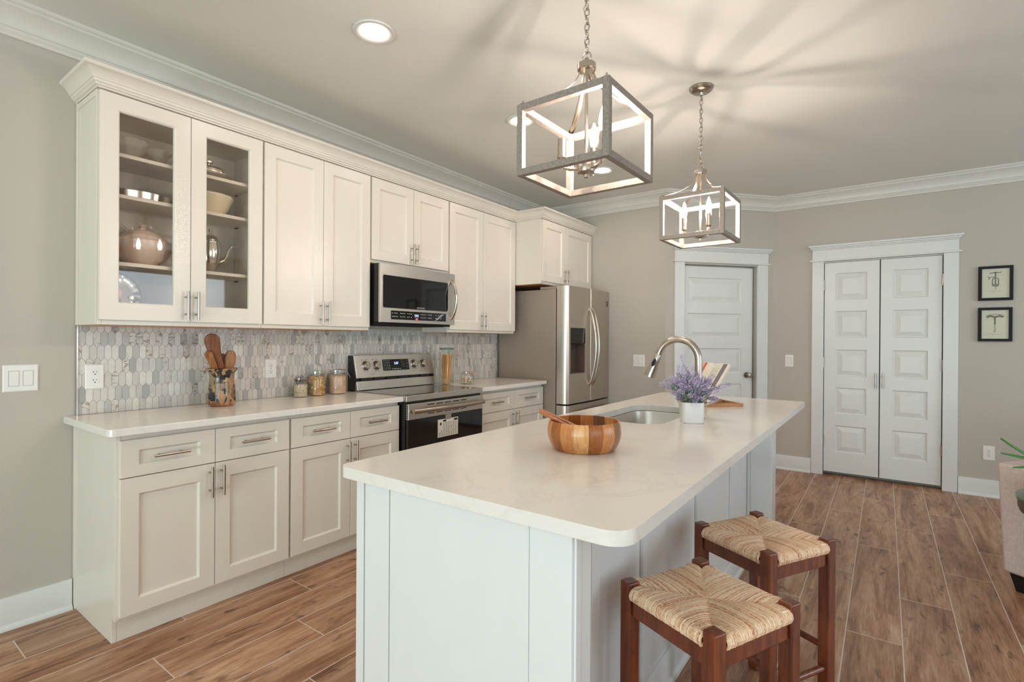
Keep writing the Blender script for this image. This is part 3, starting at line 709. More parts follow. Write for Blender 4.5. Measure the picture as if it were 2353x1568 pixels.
    tube(bm, [(xf + .034 + .024 * math.sin(math.pi * i / n), y0 + .03 + (y1 - y0 - .06) * i / n, .812) for i in range(n + 1)], .0155, 14)
    for y in (y0 + .06, y1 - .06): cyl(bm, (xf + .006, y, .812), (xf + .038, y, .812), .01, 12)
    t.part('handle', bm, 'nickel', d)
    bm = nb(); box(bm, .602, xf + .004, y0 + .01, y1 - .006, .04, .192); t.part('storage_drawer', bm, 'steel_h', bevel=.003)
    # hanging caution card taped to the oven glass
    xx = xf + .0045; bm = nb(); fbox(bm, FL, 2.566, 2.772, .603, .726, xx, xx + .0008); fbox(bm, FL, 2.64, 2.70, .72, .756, xx + .001, xx + .0015, 2)
    fbox(bm, FL, 2.618, 2.648, .706, .720, xx + .0008, xx + .0012, 1); fbox(bm, FL, 2.728, 2.766, .706, .720, xx + .0008, xx + .0012, 1)
    prism(bm, FL, [(2.594, .681), (2.605, .694), (2.594, .707), (2.583, .694)], xx + .0008, xx + .0012, 1)
    for i in range(7): ticks(bm, FL, 2.618, 2.764, .699 - i * .0072, 6, .0022, xx + .0008, 1, .8, i)
    for i in range(6): ticks(bm, FL, 2.576 + (.02 if i < 2 else 0), 2.764, .647 - i * .0072, 8, .0022, xx + .0008, 1, .8, i + 20)
    t.part('caution_card', bm, ['paper', 'ink', 'steel_h'], d, smooth=False, label='white printed caution card taped to the black oven window')
range_()
def fridge():
    y0, y1, ys = 4.03, 4.886, 4.457
    t = Thing('refrigerator', 'stainless french-door refrigerator with a water dispenser beside the back wall', 'refrigerator', (0, ys, 0))
    bm = nb(); box(bm, .03, .678, y0, y1, .02, 1.745); t.part('body', bm, 'fridge_side', bevel=.004)
    for x in (.08, .6):
        for y in (y0 + .06, y1 - .06): bm = nb(); cyl(bm, (x, y, 0), (x, y, .0205), .02, 12); t.part('foot', bm, 'black')
    bm = nb(); box(bm, .5, .69, y0 + .012, y0 + .1, 1.746, 1.772); box(bm, .66, .73, y0 + .02, y0 + .07, 1.772, 1.782); t.part('hinge_cover', bm, 'fridge_side', bevel=.003)
    def fx(y): return .80 + .014 * (1 - ((y - ys) / .43) ** 2)
    def poly(a, b, rl=0, rr=0, x0=.69, n=8):
        pts = [(x0, b), (x0, a)]
        if rl:
            x = fx(a + rl); pts += [(x - rl * 2 + rl * 2 * math.sin(R(t_)), a + rl - rl * math.cos(R(t_))) for t_ in range(0, 90, 15)]
        for i in range(n + 1):
            y = (a + rl) + (b - rr - a - rl) * i / n; pts.append((fx(y), y))
        if rr:
            x = fx(b - rr); pts += [(x - rr + rr * math.cos(R(t_)), b - rr + rr * math.sin(R(t_))) for t_ in range(15, 91, 15)]
        return pts
    z0, z1 = .70, 1.772; da, db = 4.083, 4.345
    bm = nb(); prism(bm, FW, poly(y0, da, .035, 0), z0, z1); prism(bm, FW, poly(db, ys - .002, 0, .008), z0, z1)
    prism(bm, FW, poly(da, db), z0, .972); prism(bm, FW, poly(da, db), 1.392, z1); box(bm, .69, .705, da, db, .972, 1.392)
    L = t.part('door', bm, 'fridge', label='left door with the water dispenser', bevel=.0, angle=50)
    bm = nb(); prism(bm, FW, poly(ys + .002, y1, .008, .012), z0, z1); Rr = t.part('door', bm, 'fridge', angle=50)
    bm = nb(); prism(bm, FW, [(.707, da + .002), (.79, da + .002)] + [(fx(y) + .002, y) for y in (da + .002, (da + db) / 2, db - .002)] + [(.707, db - .002)], 1.25, 1.391); dp_ = t.part('dispenser_panel', bm, 'blackglass', L)
    bm = nb(); box(bm, .706, .712, da + .001, db - .001, .973, 1.25); box(bm, .712, fx(da) - .004, da + .0005, da + .006, .973, 1.25); box(bm, .712, fx(db) - .002, db - .006, db - .0005, .973, 1.25); box(bm, .712, fx(db), da + .006, db - .006, .973, .98)
    t.part('dispenser_recess', bm, plain('dispenser_grey', (92, 76, 68), .3), L)
    bm = nb(); tube(bm, [(.765, 4.13, 1.24), (.76, 4.14, 1.15), (.74, 4.2, 1.0)], .006, 8); t.part('dispenser_lever', bm, 'nickel', L)
    for par, y in ((L, ys - .032), (Rr, ys + .032)):
        bm = nb(); n = 18; pts = []
        for i in range(n + 1):
            s = i / n; z = 1.585 - .735 * s; pts.append((fx(y) + .008 + .062 * math.sin(math.pi * s) ** .8 if 0 < i < n else fx(y) - .004, y, z))
        tube(bm, pts, .013, 12, flat=(.010, Vector((0, 1, 0)))); t.part('handle', bm, 'nickel', par)
    bm = nb(); fbox(bm, FL, 4.815, 4.848, 1.625, 1.675, fx(4.83) - .001, fx(4.83) + .0015); pl = t.part('badge', bm, 'ink', Rr, smooth=False)
    bm = nb(); bb = F((fx(4.83) + .0016, 4.8315, 1.65), (0, 1, 0), (0, 0, 1), (1, 0, 0)); ticks(bm, bb, -.011, .012, -.014, 3, .003, 0); fbox(bm, bb, -.004, .004, -.005, .017, 0, .0004); t.part('badge_lettering', bm, 'label_white', pl, smooth=False)
    bm = nb(); prism(bm, FW, poly(y0, y1, .035, .012, n=16), .06, .685); fd = t.part('freezer_drawer', bm, 'fridge', angle=50)
    bm = nb(); n = 18
    tube(bm, [(fx(ys) + .045 * math.sin(math.pi * i / n) ** .6 if 0 < i < n else fx(y0 + .1) - .004, y0 + .1 + (y1 - y0 - .2) * i / n, .622) for i in range(n + 1)], .012, 12); t.part('handle', bm, 'nickel', fd)
fridge()
# ------------------------------------------------------------------ island
IX0, IX1, IY0, IY1 = 1.805, 2.708, .925, 3.645
def island():
    t = Thing('kitchen_island', 'white panelled kitchen island base under the quartz top', 'kitchen island', (2.2, 2.2, 0))
    x0, x1, xs, yf, yb = 1.869, 2.579, 2.45, .948, 3.44
    bm = nb()
    box(bm, x0, 1.901, yf - .002, yf + .02, 0, .875); box(bm, 1.905, 2.006, yf, yf + .018, 0, .875); box(bm, 2.0085, 2.468, yf + .002, yf + .018, 0, .875)
    box(bm, x0 + .002, 2.47, yf + .012, yf + .0175, 0, .875)
    t.part('front_panel', bm, 'island', bevel=.001)
    for a, b in ((yf - .001, 1.035), (3.275, yb)):
        bm = nb(); box(bm, 2.4715, x1, a, b, 0, .875); box(bm, xs + .001, 2.4715, a + .006, b - .006, 0, .875); box(bm, x1 - .001, x1 + .005, a + .01, b - .055, 0, .875); t.part('corner_post', bm, 'island', bevel=.0025)
    bm = nb(); box(bm, xs - .018, xs, yf + .02, yb - .001, 0, .875); t.part('side_panel', bm, 'island')
    for a in (1.27, 1.64, 2.25, 2.85):
        bm = nb(); box(bm, xs + .0005, xs + .012, a, a + .05, .121, .875); t.part('batten', bm, 'island', bevel=.0015)
    bm = nb(); fz = F((0, 0, 0), (1, 0, 0), (0, 0, 1), (0, 1, 0)); prism(bm, fz, [(xs + .0005, 0), (xs + .026, 0), (xs + .024, .012), (xs + .014, .02), (xs + .014, .105), (xs + .006, .12), (xs + .0005, .12)], 1.0355, 3.2745); t.part('baseboard', bm, 'island')
    bm = nb(); box(bm, x0 + .002, xs, yb - .018, yb, 0, .875); t.part('end_panel', bm, 'island', bevel=.002)
    bm = nb(); box(bm, x0 + .02, xs - .018, yf + .02, yb - .018, .1, .118); box(bm, x0 + .06, x0 + .078, yf + .02, yb - .018, 0, .1); box(bm, x0 + .001, x0 + .02, yf + .02, yb - .018, .1, .13); box(bm, x0 + .001, x0 + .02, yf + .02, yb - .018, .86, .875)
    t.part('carcass', bm, 'island')
    fn = F((x0 + .001, 0, 0), (0, -1, 0), (0, 0, 1), (-1, 0, 0)); n = 5; w_ = (yb - yf - .04) / n
    for i in range(n):
        a = -(yf + .02 + w_ * (i + 1)) + .002; b = a + w_ - .004
        bm = nb(); slab(bm, fn, a, b, .12, .868, -.018, .0, [(a + .066, b - .066, .186, .802)], SH); d = t.part('door', bm, 'island', bevel=.0015); handle(t, d, fn, a + .03 if i % 2 else b - .03, .76, True, 0)
island()
def rpoly(x0, x1, y0, y1, rs, k=6):
    out = []
    for cx, cy, a0, r in ((x1, y1, 0, rs[0]), (x0, y1, 90, rs[1]), (x0, y0, 180, rs[2]), (x1, y0, 270, rs[3])):
        sx = -1 if cx == x1 else 1; sy = -1 if cy == y1 else 1
        for i in range(k + 1):
            a = R(a0 + 90 * i / k); out.append((cx + sx * r + r * math.cos(a), cy + sy * r + r * math.sin(a)))
    return out
SKX0, SKX1, SKY0, SKY1 = 1.94, 2.305, 2.2, 2.87
def island_top():
    bm = nb(); z = .876; loops = []
    for pl in (rpoly(IX0, IX1, IY0, IY1, (.02, .02, .04, .055)), rrect(SKX0, SKX1, SKY0, SKY1, .085, 8)):
        vs = [bm.verts.new((x, y, z)) for x, y in pl]; loops.append([bm.edges.new((vs[i], vs[(i + 1) % len(vs)])) for i in range(len(vs))])
    r = bmesh.ops.triangle_fill(bm, use_beauty=True, edges=loops[0] + loops[1]); fs = [f for f in bm.faces]
    e = bmesh.ops.extrude_face_region(bm, geom=fs); bmesh.ops.translate(bm, verts=[v for v in e['geom'] if isinstance(v, bmesh.types.BMVert)], vec=(0, 0, .032))
    return bm
solo('island_countertop', island_top(), 'quartz', 'large white quartz top on the island with a sink cutout', 'countertop', loc=(2.25, 2.28, .876), bevel=.005, seg=3)
def sink():
    bm = nb(); rings = []
    for ins, z, r in ((-.014, .8745, .09), (.004, .8745, .085), (.006, .868, .085), (.012, .73, .08), (.03, .708, .07), (.06, .70, .05)):
        rings.append([bm.verts.new((x, y, z)) for x, y in rrect(SKX0 + ins, SKX1 - ins, SKY0 + ins, SKY1 - ins, r, 8)])
    for a, b in zip(rings, rings[1:]): loopfaces(bm, a, b)
    bm.faces.new(rings[-1]); t = Thing('sink', 'undermount stainless steel sink set into the island', 'sink', (2.12, 2.535, .70))
    t.part('basin', bm, 'steel', angle=60)
    bm = nb(); lathe(bm, [(0, .7025), (.035, .7025), (.045, .7035), (.046, .7005)], (2.12, 2.6, 0), 24); t.part('drain', bm, 'nickel')
sink()
def faucet():
    bx, by = 2.38, 2.535; t = Thing('faucet', 'tall arched brushed nickel pull-down faucet behind the lavender', 'faucet', (bx, by, .908))
    bm = nb(); lathe(bm, [(0, .908), (.029, .908), (.029, .912), (.025, .918), (.0235, .99), (.018, 1.0), (.0165, 1.01)], (bx, by, 0), 28); t.part('base', bm, 'nickel')
    pts = [(bx, by, 1.0), (bx, by, 1.1), (bx, by, 1.185)]; cx, r = bx - .1, .1
    for i in range(1, 15):
        a = R(164) * i / 14; pts.append((cx + r * math.cos(a), by, 1.187 + r * math.sin(a)))
    bm = nb(); tube(bm, pts, .0168, 16); t.part('spout', bm, 'nickel')
    e = Vector(pts[-1]); d = (e - Vector(pts[-2])).normalized(); L = .125
    bm = nb(); tube(bm, [e, e + d * .004, e + d * .006, e + d * .05, e + d * (L - .02), e + d * L], [.017, .017, .0182, .0205, .028, .030], 20); h = t.part('spray_head', bm, 'nickel')
    bm = nb(); c = e + d * .05; s = Vector((0, -1, 0)); fr = F(c + s * .0185, d, d.cross(s), s); lathe(bm, [(.0, .004), (.008, .003), (.0095, 0), (.0095, -.006)], n=20, fr=F(c + s * .02, d * 2.4, d.cross(s), s)); t.part('spray_button', bm, 'black', h)
    bm = nb(); tube(bm, [(bx, by, .965), (bx + .03, by + .01, .972), (bx + .085, by + .03, 1.0)], [.009, .008, .006], 12); t.part('lever', bm, 'nickel')
faucet()
# stools
def stool():
    t = Thing('bar_stool', 'x', 'bar stool', (0, 0, 0), .001, 'rush seated stools at the island')
    a, hp, ht = .1615, .0195, .61; t.local = True
    def leg(sx, sy):
        bm = nb(); cx, cy = sx * (a - hp), sy * (a - hp); box(bm, cx - hp, cx + hp, cy - hp, cy + hp, 0, ht); return bm
    for sx in (-1, 1):
        for sy in (-1, 1): t.part('leg', leg(sx, sy), 'stool_wood', bevel=.005, seg=3)
    for k in range(4):
        c, s = round(math.cos(k * math.pi / 2)), round(math.sin(k * math.pi / 2)); L = a - 2 * hp
        fr = F((c * (a - hp), s * (a - hp), 0), (-s, c, 0), (0, 0, 1), (c, s, 0))
        bm = nb(); fbox(bm, fr, -L, L, .520, .578, -.011, .011); t.part('apron', bm, 'stool_wood', bevel=.003)
        z = (.17, .235)[k % 2]; bm = nb(); cyl(bm, fr(-L - .004, z, 0), fr(L + .004, z, 0), .0115, 14); t.part('stretcher', bm, 'stool_wood')
    bm = nb(); rr = random.Random(3); n = 44; A = a - .004; zt = .594
    for k in range(4):
        c, s = round(math.cos(k * math.pi / 2)), round(math.sin(k * math.pi / 2)); fr = F((0, 0, 0), (-s, c, 0), (0, 0, 1), (c, s, 0))
        for i in range(n):
            u = -A + 2 * A * (i + .5) / n; au = abs(u); q = rr.uniform(-.0014, .0014); rad = A / n * 1.12 * rr.uniform(.92, 1.12)
            out = A + .004 if au < A - .036 else A - .034
            arc = [(out - .016 + .018 * math.cos(R(t_)), .580 + .0165 * math.sin(R(t_))) for t_ in (-75, -35, 0, 30, 60, 90)]
            edge = [fr(u + q * math.cos(i_), z_, w_) for i_, (w_, z_) in enumerate(arc)]
            inner = max(au - .004, .004) if au < A - .036 else A - .075
            m = 4; rest = []
            for j in range(1, m + 1):
                tt = j / m; w_ = (out - .016) + (inner - out + .016) * tt
                zz = .5965 + .006 * (1 - tt) * tt - .006 * (tt ** 3) - .005 * (1 - w_ / A) * tt
                rest.append(fr(u * (1 - .02 * tt) + q * (1 - tt) + rr.uniform(-.0006, .0006), zz, w_))
            tube(bm, edge + rest, [rad] * (len(edge) + len(rest) - 1) + [rad * .85], 6)
    box(bm, -A + .03, A - .03, -A + .03, A - .03, .566, .588)
    t.part('seat', bm, 'rush')
    return t.o
s1 = stool(); s1['label'] = 'rush-seated wooden bar stool nearer the camera at the island corner'
s1.location = (2.722, 1.43, 0); s1.rotation_euler = (0, 0, R(-24.9))
s2 = dup(s1, label='rush-seated wooden bar stool farther from the camera, mid island side'); s2.location = (2.757, 2.004, 0); s2.rotation_euler = (0, 0, R(-29.4))
# pendants
def pendant(label, y, angs, lit):
    t = Thing('pendant_lantern', label, 'pendant light', (0, 0, CEIL), .001, 'cage pendants over the island'); t.local = True
    T = 2.09 - CEIL; Bz = 1.845 - CEIL; a = .175; q = .0115
    bm = nb(); lathe(bm, [(0, 0), (.064, 0), (.066, -.006), (.06, -.016), (.045, -.026), (.014, -.03), (.01, -.045), (0, -.045)], n=32); t.part('canopy', bm, 'nickel')
    zt, zb = -.045, -.43; n = 15
    bm = nb(); st = (zt - zb) / n
    for i in range(n):
        zc = zt - st * (i + .5); hl = st * .5 + .004; pts = []
        for k in range(14):
            an = 2 * math.pi * k / 14; x = .0085 * math.cos(an); z = zc + hl * math.sin(an); pts.append((x, 0, z) if i % 2 else (0, x, z))
        tube(bm, pts, .0022, 6, closed=True)
    t.part('chain', bm, 'nickel')
    bm = nb(); tube(bm, [(.009 * math.sin(i * .9), .009 * math.cos(i * 1.3), zt + (zb - zt) * i / 20) for i in range(21)], .0016, 6); t.part('cord', bm, 'wire')
    bm = nb(); tube(bm, [(.017 * math.cos(x), 0, zb - .015 + .017 * math.sin(x)) for x in [2 * math.pi * i / 24 for i in range(24)]], .0022, 6, closed=True)
    lathe(bm, [(0, -.448), (.007, -.448), (.009, -.455), (.009, -.464), (.03, -.468), (.033, -.471), (.033, -.49), (.03, -.493), (.0, -.493)], n=28); t.part('hub', bm, 'nickel')
    bm = nb(); cyl(bm, (0, 0, -.49), (0, 0, -.825), .0062, 14); t.part('rod', bm, 'nickel')
    for sx in (-1, 1):
        for sy in (-1, 1):
            bm = nb(); pts = []
            for i in range(13):
                s = i / 12; r_ = .022 + (a * 1.4142 - .034) * (s ** 1.9); z = -.482 + (T + .478 + .006) * (1 - (1 - s) ** 1.25); pts.append((sx * r_ * .7071, sy * r_ * .7071, z))
            tube(bm, pts, .0105, 8, flat=(.0022, Vector((0, 0, 1)))); t.part('arm', bm, 'nickel')
    bm = nb()
    for sx in (-1, 1):
        for sy in (-1, 1):
            x, y = sx * (a - q), sy * (a - q); box(bm, x - q, x + q, y - q, y + q, Bz, T)
    for z0, z1 in ((T - 2 * q, T), (Bz, Bz + 2 * q)):
        for s in (-1, 1):
            box(bm, -a + 2 * q, a - 2 * q, s * (a - q) - q * .97, s * (a - q) + q * .97, z0, z1); box(bm, s * (a - q) - q * .97, s * (a - q) + q * .97, -a + 2 * q, a - 2 * q, z0, z1)
    t.part('cage', bm, 'lantern', bevel=.0015)
    for sx in (-1, 1):
        for sy in (-1, 1):
            bm = nb(); x, y = sx * (a - .016), sy * (a - .016); cyl(bm, (x, y, T), (x, y, T + .006), .007, 10); cyl(bm, (x, y, T + .006), (x, y, T + .015), .0035, 8); t.part('finial', bm, 'nickel')
    bm = nb(); lathe(bm, [(0, -.868), (.007, -.868), (.008, -.858), (.012, -.856), (.03, -.853), (.032, -.85), (.032, -.822), (.03, -.819), (0, -.819)], n=28); cl = t.part('cluster_body', bm, 'nickel')
    for k in range(3):
        an = R(angs[k]); dx, dy = math.cos(an), math.sin(an); bm = nb()
        tube(bm, [(dx * r_, dy * r_, z) for r_, z in ((.028, -.838), (.055, -.841), (.077, -.835), (.086, -.818), (.087, -.805))], .0058, 10); ar = t.part('candle_arm', bm, 'nickel')
        c = (dx * .087, dy * .087, 0); bm = nb(); lathe(bm, [(0, -.81), (.008, -.81), (.016, -.802), (.016, -.796), (.013, -.795), (.013, -.735), (.0, -.735)], c, 20); t.part('candle_sleeve', bm, 'nickel', ar)
        if k >= lit: continue
        bm = nb(); lathe(bm, [(.009, -.7345), (.0135, -.722), (.0165, -.705), (.0145, -.685), (.008, -.66), (.003, -.645), (0, -.642)], c, 16); t.part('bulb', bm, 'bulb', ar)
        bm = nb(); cyl(bm, (c[0], c[1], -.722), (c[0], c[1], -.682), .0035, 8); t.part('filament', bm, 'filament', ar)
    return t.o
p1 = pendant('open cage pendant lantern over the near half of the island, one candle unlit', 1.62, (340, 100, 220), 2); p1.location = (2.25, 1.62, CEIL); p1.rotation_euler = (0, 0, R(-1.3))
p2 = pendant('open cage pendant lantern hanging over the far half of the island', 3.0, (197, 317, 77), 3); p2.location = (2.25, 3.004, CEIL); p2.rotation_euler = (0, 0, R(-1.3))
# recessed lights
def downlight():
    t = Thing('recessed_light', 'x', 'recessed light', (0, 0, CEIL), .001, 'recessed ceiling lights'); t.local = True
    bm = nb(); lathe(bm, [(.058, -.0005), (.094, -.0005), (.096, -.004), (.092, -.009), (.08, -.009), (.06, -.0025)], n=40); t.part('trim_ring', bm, 'trim')
    bm = nb(); lathe(bm, [(0, -.003), (.05, -.0028), (.0605, -.002)], n=36); t.part('lamp_face', bm, 'lamp'); return t.o
d1 = downlight(); d1.rotation_euler = (0, 0, 0); d1.location = (1.16, 1.572, CEIL); d1['label'] = 'recessed ceiling light above the countertop left of the range'
for y, lab in ((2.772, 'recessed ceiling light in front of the microwave, seen through the near lantern'), (3.978, 'recessed ceiling light nearest the fridge'), (.372, 'recessed ceiling light above the free end of the counter')):
    dup(d1, label=lab).location = (1.16, y, CEIL)
# ------------------------------------------------------------------ switches and outlets
def plate(name, label, cat, fr, u, v, wd, n, kind):
    root = fr(u, v, 0); t = Thing(name, label, cat, root)
    bm = nb(); nested(bm, fr, (u - wd / 2, u + wd / 2, v - .0595, v + .0595), [(0, 0), (0, .002), (.004, .006)]); t.part('cover_plate', bm, 'white_plastic')
    for i in range(n):
        c = u + (i - (n - 1) / 2) * .0465
        if kind == 'switch':
            bm = nb(); fbox(bm, fr, c - .0175, c + .0175, v - .034, v + .034, .0062, .0066); t.part('switch_recess', bm, 'plate_gap')
            bm = nb(); prism(bm, F(fr(c, v, .006), fr.v, fr.w, fr.u), [(-.0325, 0), (.0325, 0), (.0325, .0035), (0, .0022), (-.0325, .0012)], -.016, .016); t.part('rocker', bm, 'white_plastic')
            for s in (-1, 1):
                bm = nb(); cyl(bm, fr(c, v + s * .048, .0055), fr(c, v + s * .048, .0068), .003, 10); t.part('screw', bm, 'white_plastic')
        else:
            for s in (-1, 1):
                z = v + s * .0195; bm = nb(); pts = [(c + .0165 * math.cos(a), z + max(-.0125, min(.0125, .0165 * math.sin(a)))) for a in [2 * math.pi * k / 28 for k in range(28)]]
                prism(bm, fr, pts, .005, .0075); r = t.part('receptacle', bm, 'white_plastic', bevel=.0005)
                bm = nb(); fbox(bm, fr, c - .0075, c - .005, z + .0005, z + .008, .0074, .0078); fbox(bm, fr, c + .005, c + .007, z + .0015, z + .008, .0074, .0078); prism(bm, fr, [(c + .0028 * math.cos(a), z - .007 + .0028 * math.sin(a)) for a in [2 * math.pi * k / 10 for k in range(10)]], .0074, .0078)
                t.part('slots', bm, 'slot', r, smooth=False)
            bm = nb(); cyl(bm, fr(c, v, .0055), fr(c, v, .0068), .0025, 10); t.part('screw', bm, 'wire')
FB = F((.0066, 0, 0), (0, 1, 0), (0, 0, 1), (1, 0, 0))
plate('light_switch', 'white two-rocker switch plate on the wall left of the backsplash', 'light switch', FL, .574, 1.095, .118, 2, 'switch')
plate('light_switch', 'white two-rocker switch plate on the wall right of the fridge', 'light switch', FA, 1.12, 1.078, .118, 2, 'switch')
plate('light_switch', 'white single rocker switch between the single door and double doors', 'light switch', FF, 2.333, 1.087, .073, 1, 'switch')
plate('power_outlet', 'white outlet on the backsplash beside the left metal edge strip', 'outlet', FB, .836, 1.088, .074, 1, 'outlet')
plate('power_outlet', 'white outlet on the backsplash between the utensil crock and jars', 'outlet', FB, 1.718, 1.091, .074, 1, 'outlet')
plate('power_outlet', 'white outlet low on the wall right of the double doors', 'outlet', FF, 3.81, .362, .074, 1, 'outlet')
# ------------------------------------------------------------------ framed prints
def picture(label, u0, u1, v0, v1, which):
    fr = FF; t = Thing('framed_print', label, 'picture', fr((u0 + u1) / 2, v0, 0)); uc, vc = (u0 + u1) / 2, (v0 + v1) / 2
    bm = nb(); nested(bm, fr, (u0, u1, v0, v1), [(0, .001), (0, .026), (.021, .024), (.021, .012)], fill=False); t.part('frame', bm, 'frame_black', smooth=False)
    bm = nb(); fbox(bm, fr, u0 + .02, u1 - .02, v0 + .02, v1 - .02, .008, .0125); p = t.part('print', bm, 'print_paper', smooth=False)
    bm = nb(); w = .0135
    def P(x, y): return fr(uc + x, vc + y, w)
    def stroke(pts, r): tube(bm, [P(*q) for q in pts], r, 6, flat=(.0006, fr.w))
    if which == 0:
        stroke([(-.036, .083), (-.02, .086), (0, .089), (.02, .086), (.038, .09)], [.003, .0035, .005, .0035, .003]); stroke([(0, .088), (0, .05)], .0045); stroke([(.0, .052), (-.04, .047)], .0022); stroke([(-.046, .058), (-.038, .046), (-.04, .03)], .0028)
        stroke([(-.019, -.008), (-.018, .03), (-.011, .043), (.0, .046), (.011, .043), (.018, .03), (.019, -.008)], .003); stroke([(0, .045), (0, -.01)], .0042); stroke([(-.021, -.012), (.021, -.012)], .004); stroke([(-.02, -.02), (.0, -.024), (.02, -.02)], .004)
        stroke([(0, -.022), (.005, -.03), (-.004, -.036), (.004, -.042), (-.001, -.05)], .0018); xs = (-.038, .045, -.064)
    else:
        stroke([(-.054, .066), (-.045, .062), (-.03, .07), (-.01, .064), (0, .06), (.01, .064), (.03, .07), (.045, .062), (.054, .068)], [.004, .008, .008, .007, .008, .007, .008, .008, .004]); stroke([(-.05, .074), (0, .086), (.05, .076)], .002)
        stroke([(0, .06), (0, .03), (0, 0)], [.006, .0045, .005]); stroke([(0, 0)] + [((.005 if i % 2 else -.005), -.006 - .009 * i) for i in range(7)] + [(0, -.066)], .002); xs = (-.05, .05, -.082)
    t.part('corkscrew_drawing', bm, 'sage_ink', p, smooth=False)
    bm = nb(); ticks(bm, F(fr(uc, vc, 0), fr.u, fr.v, fr.w), xs[0], xs[1], xs[2], 6, .0025, .0126); ticks(bm, F(fr(uc, vc, 0), fr.u, fr.v, fr.w), -.05 if which else .012, .0 if which else .05, .047 if which else .065, 2, .0018, .0126); t.part('caption', bm, 'sage_ink', p, smooth=False)
picture('upper black framed print of a geared corkscrew', 3.735, 3.946, 1.629, 1.912, 0)
picture('lower black framed print of a T-handled corkscrew', 3.735, 3.943, 1.291, 1.57, 1)
# ------------------------------------------------------------------ utensil crock
CT = .908
def utensil(name, label, pts, rad, thick, nrm, mat):
    bm = nb(); P = [Vector(p) for p in pts]
    # smooth the outline by subdividing
    Q, Rr = [], []
    for i in range(len(P) - 1):
        if i == len(P) - 2:
            for k in range(10): s = k / 10; Q.append(P[i].lerp(P[i + 1], s)); Rr.append(max(rad[i] * math.sqrt(1 - s * s), .001))
            break
        for k in range(4):
            s = k / 4; Q.append(P[i].lerp(P[i + 1], s)); s2 = s * s * (3 - 2 * s); Rr.append(rad[i] * (1 - s2) + rad[i + 1] * s2)
    Q.append(P[-1]); Rr.append(.001)
    tube(bm, Q, Rr, 14, flat=(thick, Vector(nrm).normalized()))
    solo(name, bm, mat, label, 'utensil', loc=P[0], group='wooden utensils in the crock', angle=70)
def crock():
    c = (.163, 1.356, CT); t = Thing('utensil_crock', 'brown glazed stoneware crock holding wooden utensils on the counter', 'utensil crock', c)
    bm = nb(); lathe(bm, [(0, 0), (.052, 0), (.053, .006), (.066, .008), (.069, .02), (.068, .06), (.064, .1), (.06, .14), (.06, .165), (.064, .182), (.076, .198), (.079, .204), (.076, .206), (.068, .196), (.057, .17), (.055, .14), (.06, .05), (.055, .015), (0, .012)], c, 40)
    o = me_obj('body', bm, 'crock', t.o, root=t.loc)
    n = (.88, -.46, .1)
    utensil('wooden_spoon', 'tallest dark wooden spoon leaning left in the crock', [(.16, 1.378, .94), (.162, 1.352, 1.08), (.164, 1.335, 1.14), (.166, 1.318, 1.19), (.168, 1.302, 1.265), (.17, 1.291, 1.302)], [.007, .02, .026, .031, .037, .003], .008, n, 'spoon_dark')
    utensil('wooden_spoon', 'short slim wooden spoon at the left of the crock', [(.155, 1.36, .94), (.165, 1.327, 1.09), (.17, 1.305, 1.14), (.172, 1.285, 1.187), (.175, 1.271, 1.208)], [.006, .011, .017, .02, .003], .006, n, 'spoon')
    utensil('wooden_spatula', 'flat wooden spatula standing upright in the crock', [(.13, 1.36, .94), (.135, 1.364, 1.09), (.137, 1.366, 1.13), (.138, 1.369, 1.185), (.138, 1.37, 1.193)], [.007, .014, .018, .017, .012], .005, n, 'spoon_dark')
    utensil('wooden_spoon', 'broad pale striped wooden spoon at the right of the crock', [(.165, 1.375, .94), (.166, 1.385, 1.08), (.167, 1.391, 1.115), (.168, 1.396, 1.155), (.169, 1.398, 1.18), (.17, 1.399, 1.211)], [.006, .013, .024, .0285, .027, .003], .008, n, 'spoon')
crock()
